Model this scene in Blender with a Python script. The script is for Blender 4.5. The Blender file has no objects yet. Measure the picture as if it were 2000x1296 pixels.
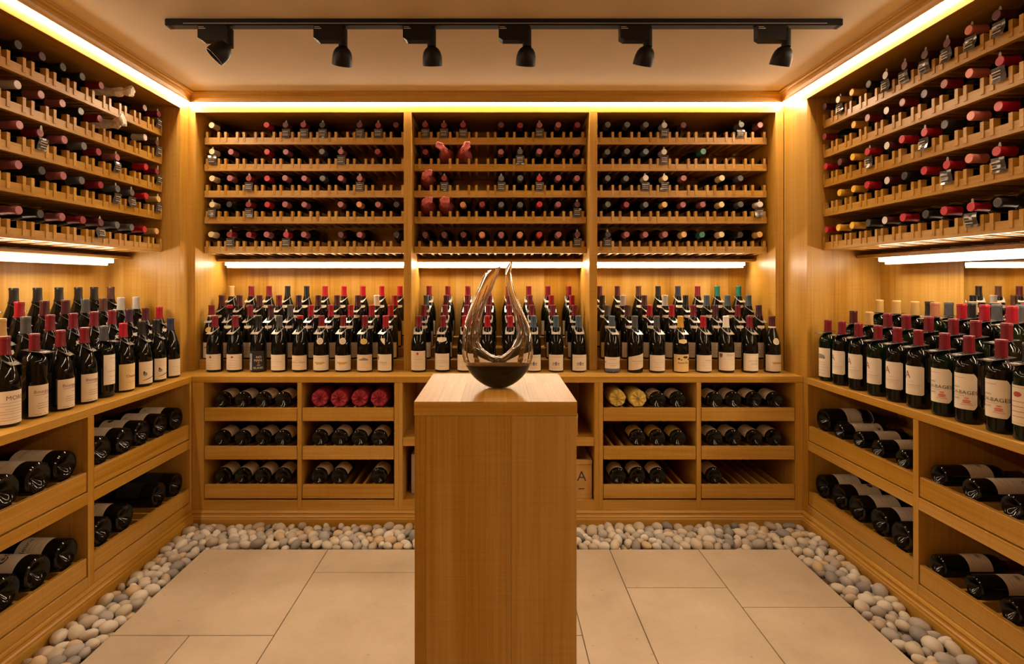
import bpy, bmesh, math, random
from mathutils import Vector, Matrix
random.seed(7)
C = bpy.context.scene.collection
PI = math.pi
EYE, F, PX, PY = 1.22, 1035.0, 968.0, 550.0     # eye height, focal length in px, vanishing point of the side walls

# ------------------------------------------------------------------ plan of the cellar (metres; X right, Y away, Z up)
CT, CB = 0.7425, 0.711                   # countertop top / underside
CL, CBK, CR = 1.533, 2.675, 1.553        # fronts of the lower cabinets: left, back, right
UL, UBK, UR = 1.655, 2.855, 1.553        # fronts of the upper racks
PL, PBK, PR = 2.03, 3.195, 1.92          # back panels of the display niches
PLU, PBKU, PRU = 2.048, 3.236, 1.935      # back panels behind the racked bottles
RL, RBK, RR = 1.75, 2.94, 1.634          # front faces of the bottle rails
ENDL, ENDR = 2.781, 2.643                # far end panels of the side racks
CEIL = 2.2275
FAS0 = 2.132                             # underside of the fascia
NEAR = -1.2                              # wall behind the viewer
RAILS = [0.762, 0.6148, 0.4682, 0.3233, 0.1577]   # rail undersides above the eye, top shelf first
XB = [(-1.619, -0.4947), (-0.4541, 0.5046), (0.5477, 1.5083)]   # openings of the three back bays

# ------------------------------------------------------------------ materials
def new_mat(name):
    m = bpy.data.materials.new(name); m.use_nodes = True
    nt = m.node_tree; b = nt.nodes['Principled BSDF']
    return m, nt, b
def N(nt, t, **kw):
    n = nt.nodes.new(t)
    for k, v in kw.items(): setattr(n, k, v)
    return n
_plain = {}
def plain(name, col, rough=0.5, spec=0.5, metal=0.0, coat=0.0, noise=0.0, scale=30.0):
    if name in _plain: return _plain[name]
    m, nt, b = new_mat(name)
    b.inputs['Base Color'].default_value = (*col, 1)
    b.inputs['Roughness'].default_value = rough
    b.inputs['Specular IOR Level'].default_value = spec
    b.inputs['Metallic'].default_value = metal
    b.inputs['Coat Weight'].default_value = coat
    if noise:
        tc = N(nt, 'ShaderNodeTexCoord'); no = N(nt, 'ShaderNodeTexNoise'); no.inputs['Scale'].default_value = scale
        no.inputs['Detail'].default_value = 4
        r = N(nt, 'ShaderNodeValToRGB')
        r.color_ramp.elements[0].color = (*[c * (1 - noise) for c in col], 1); r.color_ramp.elements[0].position = 0.3
        r.color_ramp.elements[1].color = (*[min(1, c * (1 + noise)) for c in col], 1); r.color_ramp.elements[1].position = 0.7
        nt.links.new(tc.outputs['Object'], no.inputs['Vector']); nt.links.new(no.outputs['Fac'], r.inputs['Fac'])
        nt.links.new(r.outputs['Color'], b.inputs['Base Color'])
    _plain[name] = m
    return m

def wood(axis, tone=0.82, name=None, bright=0.30, rough=0.38, bump=0.12, spec=0.38):
    """fine grained oak, grain along the axis, with faint saw marks across it"""
    m, nt, b = new_mat(name or 'oak_' + 'xyz'[axis])
    L = nt.links.new
    tc = N(nt, 'ShaderNodeTexCoord'); geo = N(nt, 'ShaderNodeNewGeometry')
    add = N(nt, 'ShaderNodeVectorMath', operation='ADD'); mul = N(nt, 'ShaderNodeMath', operation='MULTIPLY')
    L(geo.outputs['Random Per Island'], mul.inputs[0]); mul.inputs[1].default_value = 37.0
    L(tc.outputs['Object'], add.inputs[0]); L(mul.outputs[0], add.inputs[1])
    def noise(along, across, detail, rough=0.55, dist=0.0):
        mp = N(nt, 'ShaderNodeMapping'); s = [across] * 3; s[axis] = along; mp.inputs['Scale'].default_value = s
        no = N(nt, 'ShaderNodeTexNoise'); no.inputs['Scale'].default_value = 1; no.inputs['Detail'].default_value = detail
        no.inputs['Roughness'].default_value = rough; no.inputs['Distortion'].default_value = dist
        L(add.outputs[0], mp.inputs['Vector']); L(mp.outputs[0], no.inputs['Vector'])
        return no.outputs['Fac']
    broad = noise(0.7, 9, 3, 0.5, 0.6); fine = noise(2.2, 120, 3); saw = noise(170, 5, 2)
    def mad(a, k, c):
        n = N(nt, 'ShaderNodeMath', operation='MULTIPLY_ADD'); L(a, n.inputs[0]); n.inputs[1].default_value = k
        if isinstance(c, float): n.inputs[2].default_value = c
        else: L(c, n.inputs[2])
        return n.outputs[0]
    v = mad(broad, 0.95, -0.45 - (bright - 0.30) / 2); v = mad(fine, 0.62, v); v = mad(saw, 0.22, v)
    v = mad(geo.outputs['Random Per Island'], bright, v)
    r = N(nt, 'ShaderNodeValToRGB'); e = r.color_ramp.elements
    e[0].position = 0.10; e[0].color = (0.285 * tone, 0.118 * tone, 0.005 * tone, 1)
    e[1].position = 0.95; e[1].color = (0.67 * tone, 0.41 * tone, 0.112 * tone, 1)
    x = e.new(0.5); x.color = (0.50 * tone, 0.250 * tone, 0.022 * tone, 1)
    L(v, r.inputs['Fac']); L(r.outputs['Color'], b.inputs['Base Color'])
    b.inputs['Roughness'].default_value = rough; b.inputs['Specular IOR Level'].default_value = spec
    bp = N(nt, 'ShaderNodeBump'); bp.inputs['Strength'].default_value = bump; bp.inputs['Distance'].default_value = 0.002
    L(fine, bp.inputs['Height']); L(bp.outputs[0], b.inputs['Normal'])
    return m
WX, WY, WZ = wood(0), wood(1), wood(2)

def emit(name, col, s):
    m, nt, b = new_mat(name)
    b.inputs['Base Color'].default_value = (*col, 1)
    b.inputs['Emission Color'].default_value = (*col, 1); b.inputs['Emission Strength'].default_value = s
    return m
WARM = (1.0, 0.77, 0.54)
LED = emit('led_diffuser', WARM, 96.0)
LED_UNDER = emit('under_shelf_led_diffuser', WARM, 48.0)

glass = plain('dark_bottle_glass', (0.004, 0.004, 0.003), 0.05, 0.32)
glass_green = plain('dark_green_bottle_glass', (0.004, 0.010, 0.004), 0.05, 0.32)
alum = plain('brushed_aluminium_profile', (0.55, 0.52, 0.48), 0.4, 0.5, 0.6)
black = plain('black_satin_metal', (0.006, 0.005, 0.0045), 0.45, 0.2)
plaster = plain('warm_white_plaster', (0.66, 0.56, 0.41), 0.85, 0.2, noise=0.03, scale=3)
lens_m = plain('unlit_lamp_lens', (0.16, 0.13, 0.11), 0.25, 0.5)
pale_print = plain('pale_grey_print', (0.35, 0.32, 0.29), 0.6)
tag_m = plain('pale_laminated_card', (0.31, 0.28, 0.235), 0.2, 0.6, noise=0.18, scale=60)
tag_d = plain('dark_laminated_card', (0.075, 0.067, 0.06), 0.16, 0.7, noise=0.3, scale=90)  # standing side-wall bottles: pale card darkened, dim reflection put into the colour
tag_print = plain('card_print', (0.50, 0.46, 0.38), 0.5)
dark_gap = plain('shadow_gap_board', (0.03, 0.016, 0.008), 0.8)
CAPC = {
 'r': ('bright red', (0.30, 0.005, 0.014)), 'd': ('dark red', (0.150, 0.007, 0.014)), 'm': ('maroon', (0.060, 0.009, 0.014)),
 'p': ('rose', (0.22, 0.065, 0.078)), 'c': ('cream', (0.56, 0.44, 0.25)), 'y': ('golden yellow', (0.58, 0.31, 0.03)),  # rose also serves maroon foil, its pinkish highlight put into the colour
 'o': ('copper', (0.40, 0.16, 0.075)), 's': ('silver', (0.40, 0.38, 0.36)), 'g': ('grey', (0.062, 0.064, 0.068)),
 'k': ('black', (0.010, 0.0095, 0.009)), 'b': ('blue-grey', (0.055, 0.092, 0.13)), 'n': ('green', (0.012, 0.12, 0.085)),
 't': ('gold', (0.48, 0.30, 0.10)), 'w': ('white', (0.68, 0.63, 0.54)), 'a': ('salmon', (0.46, 0.14, 0.105)),
 'v': ('purple', (0.042, 0.011, 0.028)), 'u': ('brown', (0.072, 0.026, 0.017)), 'q': ('navy', (0.022, 0.026, 0.052)),
 'z': ('silver-topped maroon', (0.070, 0.012, 0.018)),
}
def capm(c): return plain(CAPC[c][0].replace(' ', '_').replace('-', '_') + '_foil', CAPC[c][1], 0.30, 0.35, 0.0)
def capend_lit(c):  # end disc: the side foil's colour lightened, its highlight painted in
    if c == 'z': return capend_lit('s')
    return plain(CAPC[c][0].replace(' ', '_').replace('-', '_') + '_foil_end_lit', tuple(min(0.8, x * 1.5 + 0.03) for x in CAPC[c][1]), 0.34, 0.4)
PAPER = {
 'cream': plain('cream_label_paper', (0.70, 0.59, 0.42), 0.65, 0.3, noise=0.04),
 'white': plain('white_label_paper', (0.74, 0.66, 0.52), 0.65, 0.3, noise=0.03),
 'yellow': plain('yellow_label_paper', (0.72, 0.55, 0.25), 0.65, 0.3, noise=0.04),
 'tan': plain('tan_label_paper', (0.52, 0.42, 0.28), 0.65, 0.3, noise=0.06),
 'gold': plain('gold_label_paper', (0.58, 0.40, 0.10), 0.5, 0.4, noise=0.1),
 'black': plain('black_label_paper', (0.016, 0.016, 0.017), 0.4, 0.4),
}
INK = {
 'k': plain('dark_ink', (0.045, 0.035, 0.03), 0.6), 'f': plain('faint_ink', (0.42, 0.33, 0.26), 0.7),
 'r': plain('red_ink', (0.40, 0.05, 0.04), 0.6), 'p': plain('pink_ink', (0.60, 0.22, 0.17), 0.6),
 'm': plain('maroon_ink', (0.20, 0.06, 0.06), 0.6), 'o': plain('gold_ink', (0.56, 0.34, 0.07), 0.5),
 'b': plain('slate_blue_ink', (0.10, 0.12, 0.20), 0.5), 'l': plain('light_blue_ink', (0.26, 0.36, 0.48), 0.5),
 'w': plain('white_ink', (0.66, 0.60, 0.52), 0.6), 'g': plain('grey_ink', (0.22, 0.20, 0.18), 0.6),
 'n': plain('black_ink', (0.02, 0.02, 0.02), 0.4), 't': plain('beige_ink', (0.58, 0.47, 0.32), 0.6),
}

# ------------------------------------------------------------------ mesh helpers
class MB:
    def __init__(s): s.v = []; s.f = []; s.m = []
    def add(s, vs, fs, mi=0):
        o = len(s.v); s.v += [tuple(v) for v in vs]; s.f += [tuple(i + o for i in f) for f in fs]; s.m += [mi] * len(fs)
    def box(s, x0, x1, y0, y1, z0, z1, mi=0, bev=0.0):
        if x0 > x1: x0, x1 = x1, x0
        if y0 > y1: y0, y1 = y1, y0
        if bev:
            bm = bmesh.new(); bmesh.ops.create_cube(bm, size=1.0)
            for v in bm.verts: v.co = Vector((x0 + (v.co.x + .5) * (x1 - x0), y0 + (v.co.y + .5) * (y1 - y0), z0 + (v.co.z + .5) * (z1 - z0)))
            bmesh.ops.bevel(bm, geom=bm.edges[:], offset=bev, segments=1, affect='EDGES')
            s.bm(bm, mi); return
        s.add([(x0, y0, z0), (x1, y0, z0), (x1, y1, z0), (x0, y1, z0), (x0, y0, z1), (x1, y0, z1), (x1, y1, z1), (x0, y1, z1)],
              [(0, 3, 2, 1), (4, 5, 6, 7), (0, 1, 5, 4), (1, 2, 6, 5), (2, 3, 7, 6), (3, 0, 4, 7)], mi)
    def hexa(s, lo4, hi4, mi=0):
        s.add(list(lo4) + list(hi4), [(0, 3, 2, 1), (4, 5, 6, 7), (0, 1, 5, 4), (1, 2, 6, 5), (2, 3, 7, 6), (3, 0, 4, 7)], mi)
    def bm(s, bm, mi=0):
        bm.verts.index_update()
        s.add([v.co[:] for v in bm.verts], [[v.index for v in f.verts] for f in bm.faces], mi); bm.free()
    def lathe(s, prof, n=24, mi=0, cap0=True, cap1=True):
        vs, fs = [], []
        for r, z in prof:
            for k in range(n):
                a = 2 * PI * k / n; vs.append((r * math.cos(a), r * math.sin(a), z))
        for i in range(len(prof) - 1):
            for k in range(n):
                k2 = (k + 1) % n; fs.append((i * n + k, i * n + k2, (i + 1) * n + k2, (i + 1) * n + k))
        if cap0: fs.append(tuple(reversed(range(n))))
        if cap1: fs.append(tuple((len(prof) - 1) * n + k for k in range(n)))
        s.add(vs, fs, mi)
    def prism(s, poly_a, poly_b, mi=0):
        n = len(poly_a)
        s.add(list(poly_a) + list(poly_b), [tuple(range(n))[::-1], tuple(range(n, 2 * n))] + [(k, (k + 1) % n, n + (k + 1) % n, n + k) for k in range(n)], mi)
    def mesh(s, name, mats, smooth=False):
        me = bpy.data.meshes.new(name); me.from_pydata(s.v, [], s.f)
        for m in (mats if isinstance(mats, (list, tuple)) else [mats]): me.materials.append(m)
        me.polygons.foreach_set('material_index', s.m)
        bm = bmesh.new(); bm.from_mesh(me); bmesh.ops.recalc_face_normals(bm, faces=bm.faces[:]); bm.to_mesh(me); bm.free()
        if smooth:
            me.polygons.foreach_set('use_smooth', [True] * len(me.polygons))
            try: me.set_sharp_from_angle(angle=math.radians(38))
            except Exception: pass
        me.update()
        return me
    def build(s, name, mats, parent=None, smooth=False):
        o = bpy.data.objects.new(name, s.mesh(name, mats, smooth)); C.objects.link(o)
        if parent: o.parent = parent
        return o
def link(name, me, parent=None):
    o = bpy.data.objects.new(name, me); C.objects.link(o)
    if parent: o.parent = parent
    return o
def pbox(name, mat, parent, *a, bev=.0008):
    m = MB(); m.box(*a, bev=bev); return m.build(name, mat, parent)
def tag(o, label, cat, group=None, kind=None):
    o['label'] = label; o['category'] = cat
    if group: o['group'] = group
    if kind: o['kind'] = kind
    return o
def thing(name, label, cat, loc=(0, 0, 0), rot=(0, 0, 0), group=None):
    o = bpy.data.objects.new(name, None); C.objects.link(o); o.empty_display_size = 0.05
    o.location = loc; o.rotation_euler = rot
    return tag(o, label, cat, group)
def struct(o): o['kind'] = 'structure'; return o
ORD = ['first', 'second', 'third', 'fourth', 'fifth', 'sixth', 'seventh', 'eighth', 'ninth', 'tenth', 'eleventh', 'twelfth']

# ------------------------------------------------------------------ the shell
SHX0, SHX1, SHY1 = -2.08, 2.03, 3.27
b = MB(); b.box(SHX0, SHX1, NEAR, SHY1 + .1, CEIL, CEIL + 0.05); struct(b.build('ceiling', plaster))
b = MB(); b.box(SHX0 - .05, SHX0, NEAR, SHY1, -0.07, CEIL); struct(b.build('wall_left', plaster))
b = MB(); b.box(SHX1, SHX1 + .05, NEAR, SHY1, -0.07, CEIL); struct(b.build('wall_right', plaster))
b = MB(); b.box(SHX0, SHX1, SHY1, SHY1 + .05, -0.07, CEIL); struct(b.build('wall_back', plaster))
b = MB()
for i in range(10):
    x0 = SHX0 + i * (SHX1 - SHX0) / 10; b.box(x0, x0 + (SHX1 - SHX0) / 10 - .002, NEAR - .05, NEAR, -0.07, CEIL)
struct(b.build('wall_front', WZ))

# travertine floor: raised slabs on a lower screed
trav, nt, bs = new_mat('honed_limestone')
L = nt.links.new
tc = N(nt, 'ShaderNodeTexCoord'); geo = N(nt, 'ShaderNodeNewGeometry')
n1 = N(nt, 'ShaderNodeTexNoise'); n1.inputs['Scale'].default_value = 3.2; n1.inputs['Detail'].default_value = 7; n1.inputs['Roughness'].default_value = .65
n2 = N(nt, 'ShaderNodeTexNoise'); n2.inputs['Scale'].default_value = 55; n2.inputs['Detail'].default_value = 3
vo = N(nt, 'ShaderNodeTexVoronoi'); vo.inputs['Scale'].default_value = 13; vo.inputs['Randomness'].default_value = 1
for n_ in (n1, n2, vo): L(tc.outputs['Object'], n_.inputs['Vector'])
r1 = N(nt, 'ShaderNodeValToRGB'); e = r1.color_ramp.elements
e[0].position = .3; e[0].color = (.42, .335, .225, 1); e[1].position = .72; e[1].color = (.56, .46, .325, 1)
mx = N(nt, 'ShaderNodeMix', data_type='RGBA', blend_type='MULTIPLY'); mx.inputs['Factor'].default_value = .5
r2 = N(nt, 'ShaderNodeValToRGB'); r2.color_ramp.elements[0].color = (.85, .85, .85, 1); r2.color_ramp.elements[1].color = (1.08, 1.06, 1.04, 1)
pit = N(nt, 'ShaderNodeValToRGB'); pit.color_ramp.elements[0].color = (.62, .5, .4, 1); pit.color_ramp.elements[0].position = .035
pit.color_ramp.elements[1].color = (1, 1, 1, 1); pit.color_ramp.elements[1].position = .075
mp = N(nt, 'ShaderNodeMix', data_type='RGBA', blend_type='MULTIPLY'); mp.inputs['Factor'].default_value = .55
L(n1.outputs['Fac'], r1.inputs['Fac']); L(n2.outputs['Fac'], r2.inputs['Fac']); L(vo.outputs['Distance'], pit.inputs['Fac'])
L(r1.outputs['Color'], mx.inputs[6]); L(r2.outputs['Color'], mx.inputs[7])
L(mx.outputs[2], mp.inputs[6]); L(pit.outputs['Color'], mp.inputs[7]); L(mp.outputs[2], bs.inputs['Base Color'])
bs.inputs['Roughness'].default_value = .55; bs.inputs['Specular IOR Level'].default_value = .35
grout = plain('grey_screed', (.16, .13, .10), .9)
fl = MB()
fl.box(SHX0, SHX1, NEAR, SHY1, -0.10, -0.055, 1)
fl.box(-1.328, 1.339, NEAR, 2.417, -0.055, -0.006, 2)
TX0, TX1, TY = -1.33, 1.341, 2.419
g = 0.0016
def tile(x0, x1, y0, y1): fl.box(x0 + g, x1 - g, y0 + g, y1 - g, -0.05, 0.0, 0, 0.0012)
tile(TX0, -.765, 1.83, TY); tile(TX0, -1.057, .95, 1.83); tile(-1.057, -.765, .95, 1.83)
tile(-.765, -.205, 2.227, TY); tile(-.765, -.205, 1.05, 2.227); tile(-.765, -.205, 1.05 - 1.2, 1.05)
tile(-.205, .30, 1.83, TY); tile(-.205, .30, .6, 1.83); tile(.30, .52, .9, TY)
tile(.52, .925, 2.115, TY); tile(.52, .925, .9, 2.115)
tile(.925, TX1, 1.988, TY); tile(.925, TX1, .8, 1.988)
tile(TX0, -.765, NEAR, .95); tile(-.765, -.205, NEAR, -.15); tile(-.205, .30, NEAR, .6); tile(.30, .52, NEAR, .9)
tile(.52, .925, NEAR, .9); tile(.925, TX1, NEAR, .8)
joint = plain('mortar_joint', (.36, .28, .20), .9)
struct(fl.build('floor', [trav, grout, joint]))

# profiles run round the room with mitred corners
def run(side, prof, xl, yb, xr, mb, mi=0):
    if side == 'left':
        a = [(-(xl - o), NEAR, z) for o, z in prof]; c = [(-(xl - o), yb - o, z) for o, z in prof]
    elif side == 'right':
        a = [(xr - o, NEAR, z) for o, z in prof]; c = [(xr - o, yb - o, z) for o, z in prof]
    else:
        a = [(-(xl - o), yb - o, z) for o, z in prof]; c = [(xr - o, yb - o, z) for o, z in prof]
    mb.prism(a, c, mi)
crown = [(0, 2.180), (.0185, 2.180), (.0185, 2.1790), (.0225, 2.1790), (.0235, 2.188), (.028, 2.201), (.036, 2.209), (.047, 2.2135), (.05, 2.218), (.06, 2.219), (.06, CEIL), (0, CEIL)]
base = [(-.02, -.055), (.018, -.055), (.018, .028), (.015, .034), (.015, .040), (.009, .045), (.007, .052), (.010, .058), (.006, .066), (0, .068), (-.02, .068)]
led = [(.0006, 2.1690), (.0125, 2.1785), (.0170, 2.179), (.0006, 2.179)]
for i, side in enumerate(('left', 'back', 'right')):
    w = WX if side == 'back' else WY
    mb = MB(); run(side, crown, UL, UBK, UR, mb); struct(mb.build('trim_%d' % (i + 1), w))
    mb = MB(); run(side, base, CL, CBK, CR, mb); struct(mb.build('baseboard_' + side, w))
    t = thing('crown_led_strip', 'glowing warm LED strip under the crown moulding along the %s wall' % side, 'light strip', group='LED strips under the crown moulding')
    mb = MB(); run(side, led, UL, UBK, UR, mb); mb.build('diffuser', LED, t)
    mb = MB(); run(side, [(.0006, 2.1792), (.018, 2.1792), (.018, 2.1798), (.0006, 2.1798)], UL, UBK, UR, mb); mb.build('channel', alum, t)

# ------------------------------------------------------------------ upper rack frames
G = 'oak rack frames'
# back wall
t = thing('rack_frame', 'oak rack frame of three bays covering the back wall', 'cabinet')
fb = MB(); fb.box(-UL, UR, UBK, UBK + .02, FAS0, 2.2265, bev=.0008); fb.build('fascia', WX, t)
Z0 = CT + .0008; CBL = CB - .0008
for x0, x1 in ((-1.6595, -1.619), (-.4947, -.4541), (.5046, .5477), (1.5083, 1.5515)):
    pbox('stile', WZ, t, x0, x1, UBK, UBK + .022, Z0, FAS0)
    pbox('side_panel', WZ, t, x0 + .0005, x1 - .0005, UBK + .022, PBKU, Z0, FAS0 + .03, bev=0)
for x0, x1 in XB:
    n = 9; w = (x1 - x0) / n; bp = MB()
    for k in range(n): bp.box(x0 + k * w, x0 + (k + 1) * w, PBK, PBK + .018, Z0, 1.351)
    bp.build('back_panel', WZ, t); bp = MB()
    for k in range(n): bp.box(x0 + k * w, x0 + (k + 1) * w, PBKU, PBKU + .018, 1.345, FAS0)
    bp.build('back_panel', WZ, t)
    pbox('top_panel', WX, t, x0, x1, UBK + .0205, PBKU, FAS0 + .012, FAS0 + .026, bev=0)
    pbox('light_valance', WX, t, x0 + .001, x1 - .001, 3.075, PBK, 1.337, 1.351)
# side walls
def side_frame(s, X, P, PU, end, label):
    t = thing('rack_frame', label, 'cabinet')
    fb = MB(); fb.box(s * X, s * (X + .02), NEAR, end + (.072 if s < 0 else .21), FAS0, 2.2265, bev=.0008); fb.build('fascia', WY, t)
    if s < 0: pbox('stile', WZ, t, -X, -(X + .022), end, UBK - .001, Z0, FAS0)
    else:
        pbox('stile', WZ, t, X + .0004, X + .022, end, UBK - .001, Z0, FAS0)
        pbox('stile', WZ, t, X + .0004, X + .022, end, UBK - .001, CBL + .0006, Z0)
        pbox('stile', WZ, t, X + .0004, X + .022, CBK + .001, UBK - .001, .0685, CBL + .0003)
    pbox('stile', WZ, t, s * X, s * (X + .022), .96, 1.0, Z0, FAS0)
    x0 = X + .022
    k = 4; w = (PU - x0) / k; pn = MB()
    for i in range(k): pn.box(s * (x0 + i * w), s * (x0 + (i + 1) * w), end, end + .02, Z0, FAS0 + .03)
    pn.build('end_panel', WZ, t)
    pbox('end_panel', WZ, t, s * x0, s * P, .97, .99, Z0, FAS0 + .03, bev=0)
    for P_, z0_, z1_ in ((P, Z0, 1.351), (PU, 1.345, FAS0)):
      bp = MB(); y = NEAR
      while y < end - .01:
        y1 = min(end, y + .17); bp.box(s * P_, s * (P_ + .018), y, y1, z0_, z1_); y = y1
      bp.build('back_panel', WZ, t)
    pbox('top_panel', WY, t, s * (X + .0205), s * PU, NEAR, end - .001, FAS0 + .012, FAS0 + .026, bev=0)
    pbox('light_valance', WY, t, s * (P - .12), s * P, 1.001, end - .001, 1.337, 1.351)
    return t
side_frame(-1, UL, PL, PLU, ENDL, 'oak rack frame along the left wall')
side_frame(1, UR, PR, PRU, ENDR, 'oak rack frame with wide corner panel along the right wall')

# mirror inside the right display niche
t = thing('wall_mirror', 'frameless mirror set behind the standing bottles of the right display', 'mirror', (PR - .006, 0, 0))
mir, nt_, b_ = new_mat('mirror_silver'); b_.inputs['Base Color'].default_value = (.86, .84, .80, 1); b_.inputs['Metallic'].default_value = 1; b_.inputs['Roughness'].default_value = .015
mb = MB(); mb.box(0, .004, 1.0, 2.163, CT + .001, 1.335); mb.build('glass', mir, t)
mb = MB(); mb.box(-.003, .005, 2.163, 2.178, CT + .001, 1.335); mb.build('edge_strip', WZ, t)

# LED strips under the lowest shelves
def under_led(label, x0, x1, y0, y1, along, toward):
    t = thing('shelf_led_strip', label, 'light strip', group='LED strips under the lowest shelves')
    mb = MB(); mb.box(x0, x1, y0, y1, 1.315, 1.333, bev=.003); mb.build('diffuser', LED_UNDER, t)
    if along == 'x':
        pbox('channel', alum, t, x0 - .004, x1 + .004, y0 - .004, y1 + .012, 1.333, 1.336, bev=0); pbox('rear_lip', alum, t, x0 - .004, x1 + .004, y1 + .001, y1 + .008, 1.301, 1.333, bev=0)
    else:
        s = toward
        pbox('channel', alum, t, x0 - .004, x1 + .004, y0 - .004, y1 + .004, 1.333, 1.336, bev=0)
        xl_ = x1
        pbox('rear_lip', alum, t, xl_ + .001 * s, xl_ + .008 * s, y0, y1, 1.301, 1.333, bev=0)
for (x0, x1), nm in zip(((-1.575, -.4990), (-.4490, .4995), (.5520, 1.452)), ('left', 'middle', 'right')):
    under_led('glowing LED strip above the standing bottles of the back wall, %s bay' % nm, x0, x1, 3.082, 3.112, 'x', 1)
under_led('glowing LED strip above the standing bottles of the left wall', -(PL - .115), -(PL - .085), 1.0, 2.66, 'y', -1)
under_led('glowing LED strip above the standing bottles of the right wall', PR - .115, PR - .085, 1.0, 2.50, 'y', 1)

# ------------------------------------------------------------------ bottle shelves: rail + slats
SH = ['top', 'second', 'middle', 'fourth', 'bottom']
HALF = .0322; SW = .0135
def slat_pts(c, f, back, zt, z0, z1, ax):
    """tapering slat from the rail front f to the back panel; ax 'x': slots run along X"""
    lo = [(c - SW / 2, f, z0), (c + SW / 2, f, z0), (c + SW / 2, back, z1), (c - SW / 2, back, z1)]
    hi = [(p[0], p[1], zt) for p in lo]
    if ax == 'y': lo = [(p[1], p[0], p[2]) for p in lo]; hi = [(p[1], p[0], p[2]) for p in hi]
    return lo, hi
def shelf(wall, label, a0, a1, slots, f, back, zb, group, low=False):
    """slots: centres; wall back: slots along X, depth Y; sides: slots along Y, depth X"""
    t = thing('bottle_shelf', label, 'shelf', group=group)
    s = -1 if wall == 'left' else 1
    zr = zb + .038; zt = zr + .03
    dz = -.016 if low else .003
    w_ = WX if wall == 'back' else WY
    pbox('front_rail', w_, t, *((a0 + .002, a1 - .002, f, f + .02) if wall == 'back' else (s * f, s * (f + .02), a0 + .002, a1 - .002)), zb, zr)
    pbox('back_rail', w_, t, *((a0 + .002, a1 - .002, back - .022, back - .002) if wall == 'back' else (s * (back - .022), s * (back - .002), a0 + .002, a1 - .002)), zb + dz, zr - .012, bev=0)
    m = MB()
    for c in slots:
        for d in (-HALF, HALF):
            if not (a0 + .010 < c + d < a1 - .0085): continue
            ff, bk = (f - .003, back - .002) if wall == 'back' else (s * (f - .003), s * (back - .002))
            # block at the front, notched over the rail
            n0, n1 = (f - .003, f + .05) if wall == 'back' else (s * (f - .003), s * (f + .05))
            lo, hi = slat_pts(c + d, n0, n1, zt, zb + .013, zb + .013, 'x' if wall == 'back' else 'y'); m.hexa(lo, hi)
            p0 = f + .0205 if wall == 'back' else s * (f + .0205)
            lo, hi = slat_pts(c + d, p0, bk, zt - .0006, zb + .003, zb + dz, 'x' if wall == 'back' else 'y'); m.hexa(lo, hi)
    m.build('slats', WY if wall == 'back' else WX, t)
    return zt

# ------------------------------------------------------------------ bottles
BURG = [(.004, .018), (.024, .006), (.032, .0008), (.0365, 0), (.0402, .0025), (.0415, .008), (.0415, .128), (.0408, .142), (.0385, .158), (.0345, .175), (.0295, .193), (.0245, .209), (.0198, .224), (.0165, .238), (.0150, .252), (.0145, .280), (.0145, .2935), (.012, .295)]
BORD = [(.004, .020), (.022, .006), (.029, .0008), (.033, 0), (.0362, .0025), (.0375, .008), (.0375, .186), (.0368, .196), (.0345, .205), (.0300, .213), (.0240, .219), (.0190, .2255), (.0162, .234), (.0150, .246), (.0146, .275), (.0146, .2905), (.012, .2925)]
MAG = [(.004, .030), (.028, .010), (.042, .001), (.048, 0), (.0530, .003), (.0550, .010), (.0550, .165), (.0540, .185), (.0505, .207), (.0450, .230), (.0375, .254), (.0300, .274), (.0230, .293), (.0185, .310), (.0168, .330), (.0165, .352), (.0165, .3585), (.014, .360)]
SHAPES = {'burg': (BURG, .235), 'bord': (BORD, .236), 'mag': (MAG, .290)}
def prof_r(shape, z):
    p = SHAPES[shape][0]
    for (r0, z0), (r1, z1) in zip(p[3:], p[4:]):
        if z0 <= z <= z1: return r0 + (r1 - r0) * (z - z0) / max(1e-9, z1 - z0)
    return p[-1][0]
_me = {}
def body_me(shape, n=28, green=False):
    k = ('body', shape, n, green)
    if k not in _me:
        m = MB(); m.lathe(SHAPES[shape][0], n); _me[k] = m.mesh('glass_body', glass_green if green else glass, True)
    return _me[k]
def cap_me(shape, c, short=False, ring=False, n=20):
    k = ('cap', shape, c, short, ring, n)
    if k not in _me:
        p, zc = SHAPES[shape]; H = p[-1][1]
        if short: zc = H - .016
        e = .0006
        if shape == 'mag': prof = [(prof_r(shape, zc) + e, zc), (.0178, zc + .03), (.0172, H - .010), (.0184, H - .0095), (.0184, H - .002), (.0170, H + .0008)]
        elif short: prof = [(.0152, zc), (.0158, zc + .003), (.0162, H - .003), (.0150, H + .001)]
        else:
            prof = [(prof_r(shape, zc) + e, zc), (prof_r(shape, zc + .02) + e, zc + .02), (.0154, H - .009), (.0164, H - .0085), (.0164, H - .0018), (.0152, H + .0007)]
        m = MB(); m.lathe(prof, n, 0, False, False)
        H1 = prof[-1][1]; R1 = prof[-1][0]
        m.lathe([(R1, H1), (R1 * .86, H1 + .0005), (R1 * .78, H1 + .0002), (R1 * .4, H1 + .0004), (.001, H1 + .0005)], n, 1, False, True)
        if ring: m.lathe([(prof[0][0] + .0005, zc - .002), (prof[0][0] + .0008, zc - .002), (prof[0][0] + .0006, zc + .006), (prof[0][0] + .0002, zc + .006)], n, 2, False, False)
        _me[k] = m.mesh('capsule', [capm(c), capend_lit(c), PAPER['white']], True)
    return _me[k]

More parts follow.
